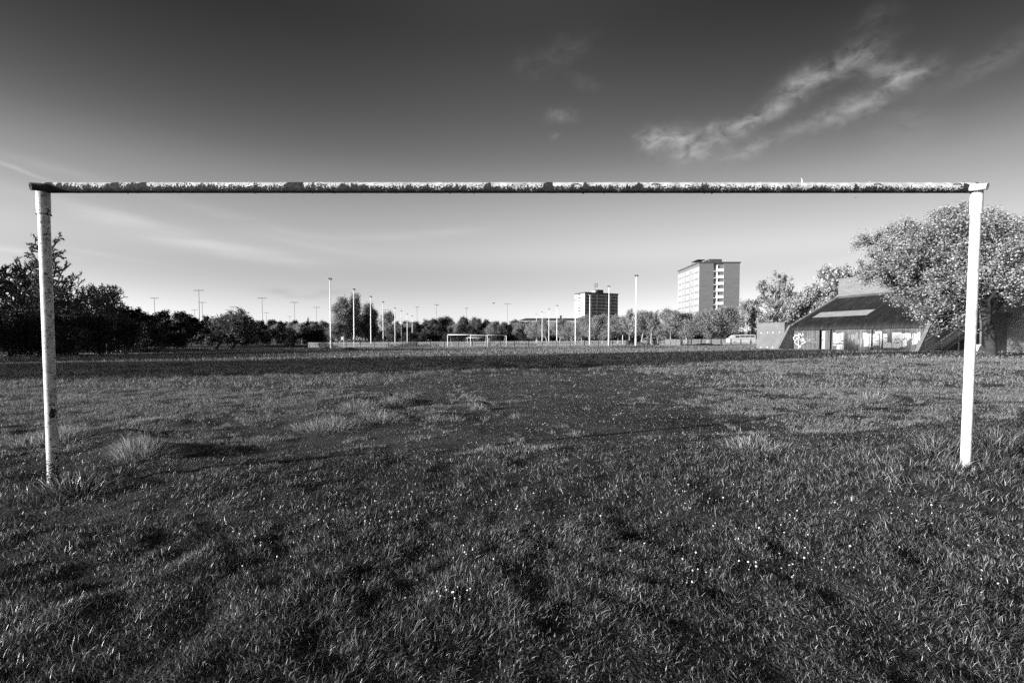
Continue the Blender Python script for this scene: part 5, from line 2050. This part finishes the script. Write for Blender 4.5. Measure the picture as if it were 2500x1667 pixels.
    plant(bush, 528, 76, 754, 165, 'broad loose bush with pale leaves before the dark evergreens', cat='bush')
    plant(shrub, 709, 104, 817, 36, 'dome shaped dark shrub behind the fence before the thicket', cat='shrub')
    g4 = 'tall poplars behind the left floodlight row'
    plant(pop[0], 824, 128, 728, 54, 'leftmost poplar, pale and sunlit, behind the nearest floodlight pole', g4)
    plant(pop[1], 868, 130, 722, 42, 'tallest pointed poplar behind the second left floodlight pole', g4)
    plant(pop[0], 912, 136, 744, 50, 'darker shorter poplar at the right of the group', g4)
    plant(pop[1], 842, 134, 745, 40, 'poplar tucked between the two taller poplars', g4)
    plant(lt[1], 830, 120, 790, 60, 'low pale leafing tree in front of the leftmost poplar')
    plant(mid[2], 890, 132, 770, 60, 'low dark leafing tree between the two right poplars')
    plant(lt[2], 945, 165, 763, 40, 'pale sloping tree right of the poplars')
    # wooded rise in the middle
    g5 = 'leafy trees massed behind the far goals'
    rng = np.random.default_rng(3)
    k = 0
    for px in np.arange(952, 1300, 17):
        hump = 12 * math.exp(-((px - 1120) / 75) ** 2)
        plant(mid[k % 4], px + rng.uniform(-5, 5), 235 + rng.uniform(-8, 10), 787 - hump + rng.uniform(-4, 4), rng.uniform(36, 46), 'leafy tree in the back rank of the wooded rise behind the far goals', 'back rank of the wooded rise')
        k += 1
    for px in np.arange(958, 1300, 21):
        plant(mid[(k + 1) % 4] if rng.random() < .65 else lt[k % 4], px + rng.uniform(-6, 6), 214 + rng.uniform(-8, 8), 795 + rng.uniform(-5, 5), rng.uniform(34, 44), 'leafy tree in the front rank of the wooded rise behind the far goals', g5)
        k += 1
    for px in np.arange(940, 1310, 30):
        plant(thick[k % 2], px, 206 + rng.uniform(-5, 5), 812 + rng.uniform(-3, 3), 50, 'dark undergrowth shrub at the foot of the wooded rise', 'dark undergrowth shrubs behind the far pitch', cat='shrub')
        k += 1
    # park row on the right
    g6 = 'row of round pale trees beyond the fence'
    row = [(1312, 190, 787, 36, 'smallest round tree, left end of the pale park row'), (1336, 185, 784, 42, 'round pale tree behind the farthest right floodlight poles'),
           (1366, 180, 783, 44, 'round pale tree before the long low building'), (1394, 172, 789, 42, 'round pale tree left of the smaller tower'),
           (1420, 165, 781, 44, 'bright round tree at the foot of the smaller tower, left side'), (1441, 160, 775, 46, 'bright leaning tree before the dark front of the smaller tower'),
           (1470, 155, 771, 62, 'broad pale round tree before the right half of the smaller tower'), (1508, 150, 773, 62, 'round tree right beside the second right floodlight pole'),
           (1567, 142, 763, 60, 'round dark centred tree behind the nearest right floodlight pole'), (1607, 150, 777, 50, 'low round tree under the street lamp arm'),
           (1640, 135, 758, 62, 'tall round tree just left of the taller tower'), (1676, 132, 766, 66, 'round tree before the white side of the taller tower'),
           (1727, 130, 762, 62, 'round tree before the brick left of the balcony column'), (1773, 130, 756, 76, 'broad round tree before the brick right of the balcony column')]
    for i, (px, Y, top, w, lab) in enumerate(row):
        plant(lt[i % 4], px, Y, top, w * 1.15, lab, g6)
    plant(sparse[0], 1536, 142, 755, 52, 'open crowned tree with pale forked trunk left of the nearest right floodlight', g6)
    plant(sparse[1], 1589, 140, 758, 48, 'open crowned tree with bare pale trunk under the street lamp', g6)
    plant(sparse[0], 1826, 126, 731, 64, 'bare upright many stemmed tree right of the taller tower', g6)
    plant(ever[1], 1842, 124, 735, 34, 'dark dense tree behind the bare upright tree', None)
    for px in range(1300, 1880, 19):
        plant(thick[k % 2], px, 196 + rng.uniform(-6, 6), 811 + rng.uniform(-3, 4), 62, 'dark distant hedge shrub seen between the park tree trunks', 'distant hedge shrubs behind the park row', cat='shrub')
        k += 1
    # cherries round the pavilion
    g7 = 'blossoming cherries around the pavilion'
    plant(blo[0], 1905, 72, 735, 125, 'white blossoming cherry above the concrete store, left of two', g7)
    plant(blo[1], 1975, 70, 698, 150, 'white blossoming cherry filling the gap before the pavilion roof', g7)
    plant(sparse[1], 1895, 78, 672, 110, 'bare twigged tree poking out above the left cherry', None)
    plant(blo[0], 2105, 84, 640, 190, 'blossoming cherry showing over the top of the pavilion wall', g7)
    plant(big[0], 2422, 33, 488, 495, 'large near blossom tree behind the right goal post', g7, rz=4.2)
    plant(big[1], 2610, 30.5, 512, 440, 'large near blossom tree running out of the right picture edge', g7)
    # tall dense trees off to the left that throw the long shadow over the field
    for i, (x, y, h, w) in enumerate([(-50, 4.0, 17.5, 9), (-49, 10.5, 18, 9), (-51, 13.8, 14, 5), (-50, 21.5, 6, 7), (-53, 27.5, 7, 9), (-51, 34, 7, 9), (-54, 40, 7, 9), (-47, 2.4, 15, 6), (-58, 1.0, 18, 9), (-58, 7.5, 19, 8), (-59, 10.5, 18, 5)]):
        plant(ever[i % 3], 0, y, 0, 0, 'tall dense dark tree in the shelter belt left of the field', 'shelter belt left of the field', x=x, h=h, w=w)


make_trees()
print('objects', len(SC.objects))
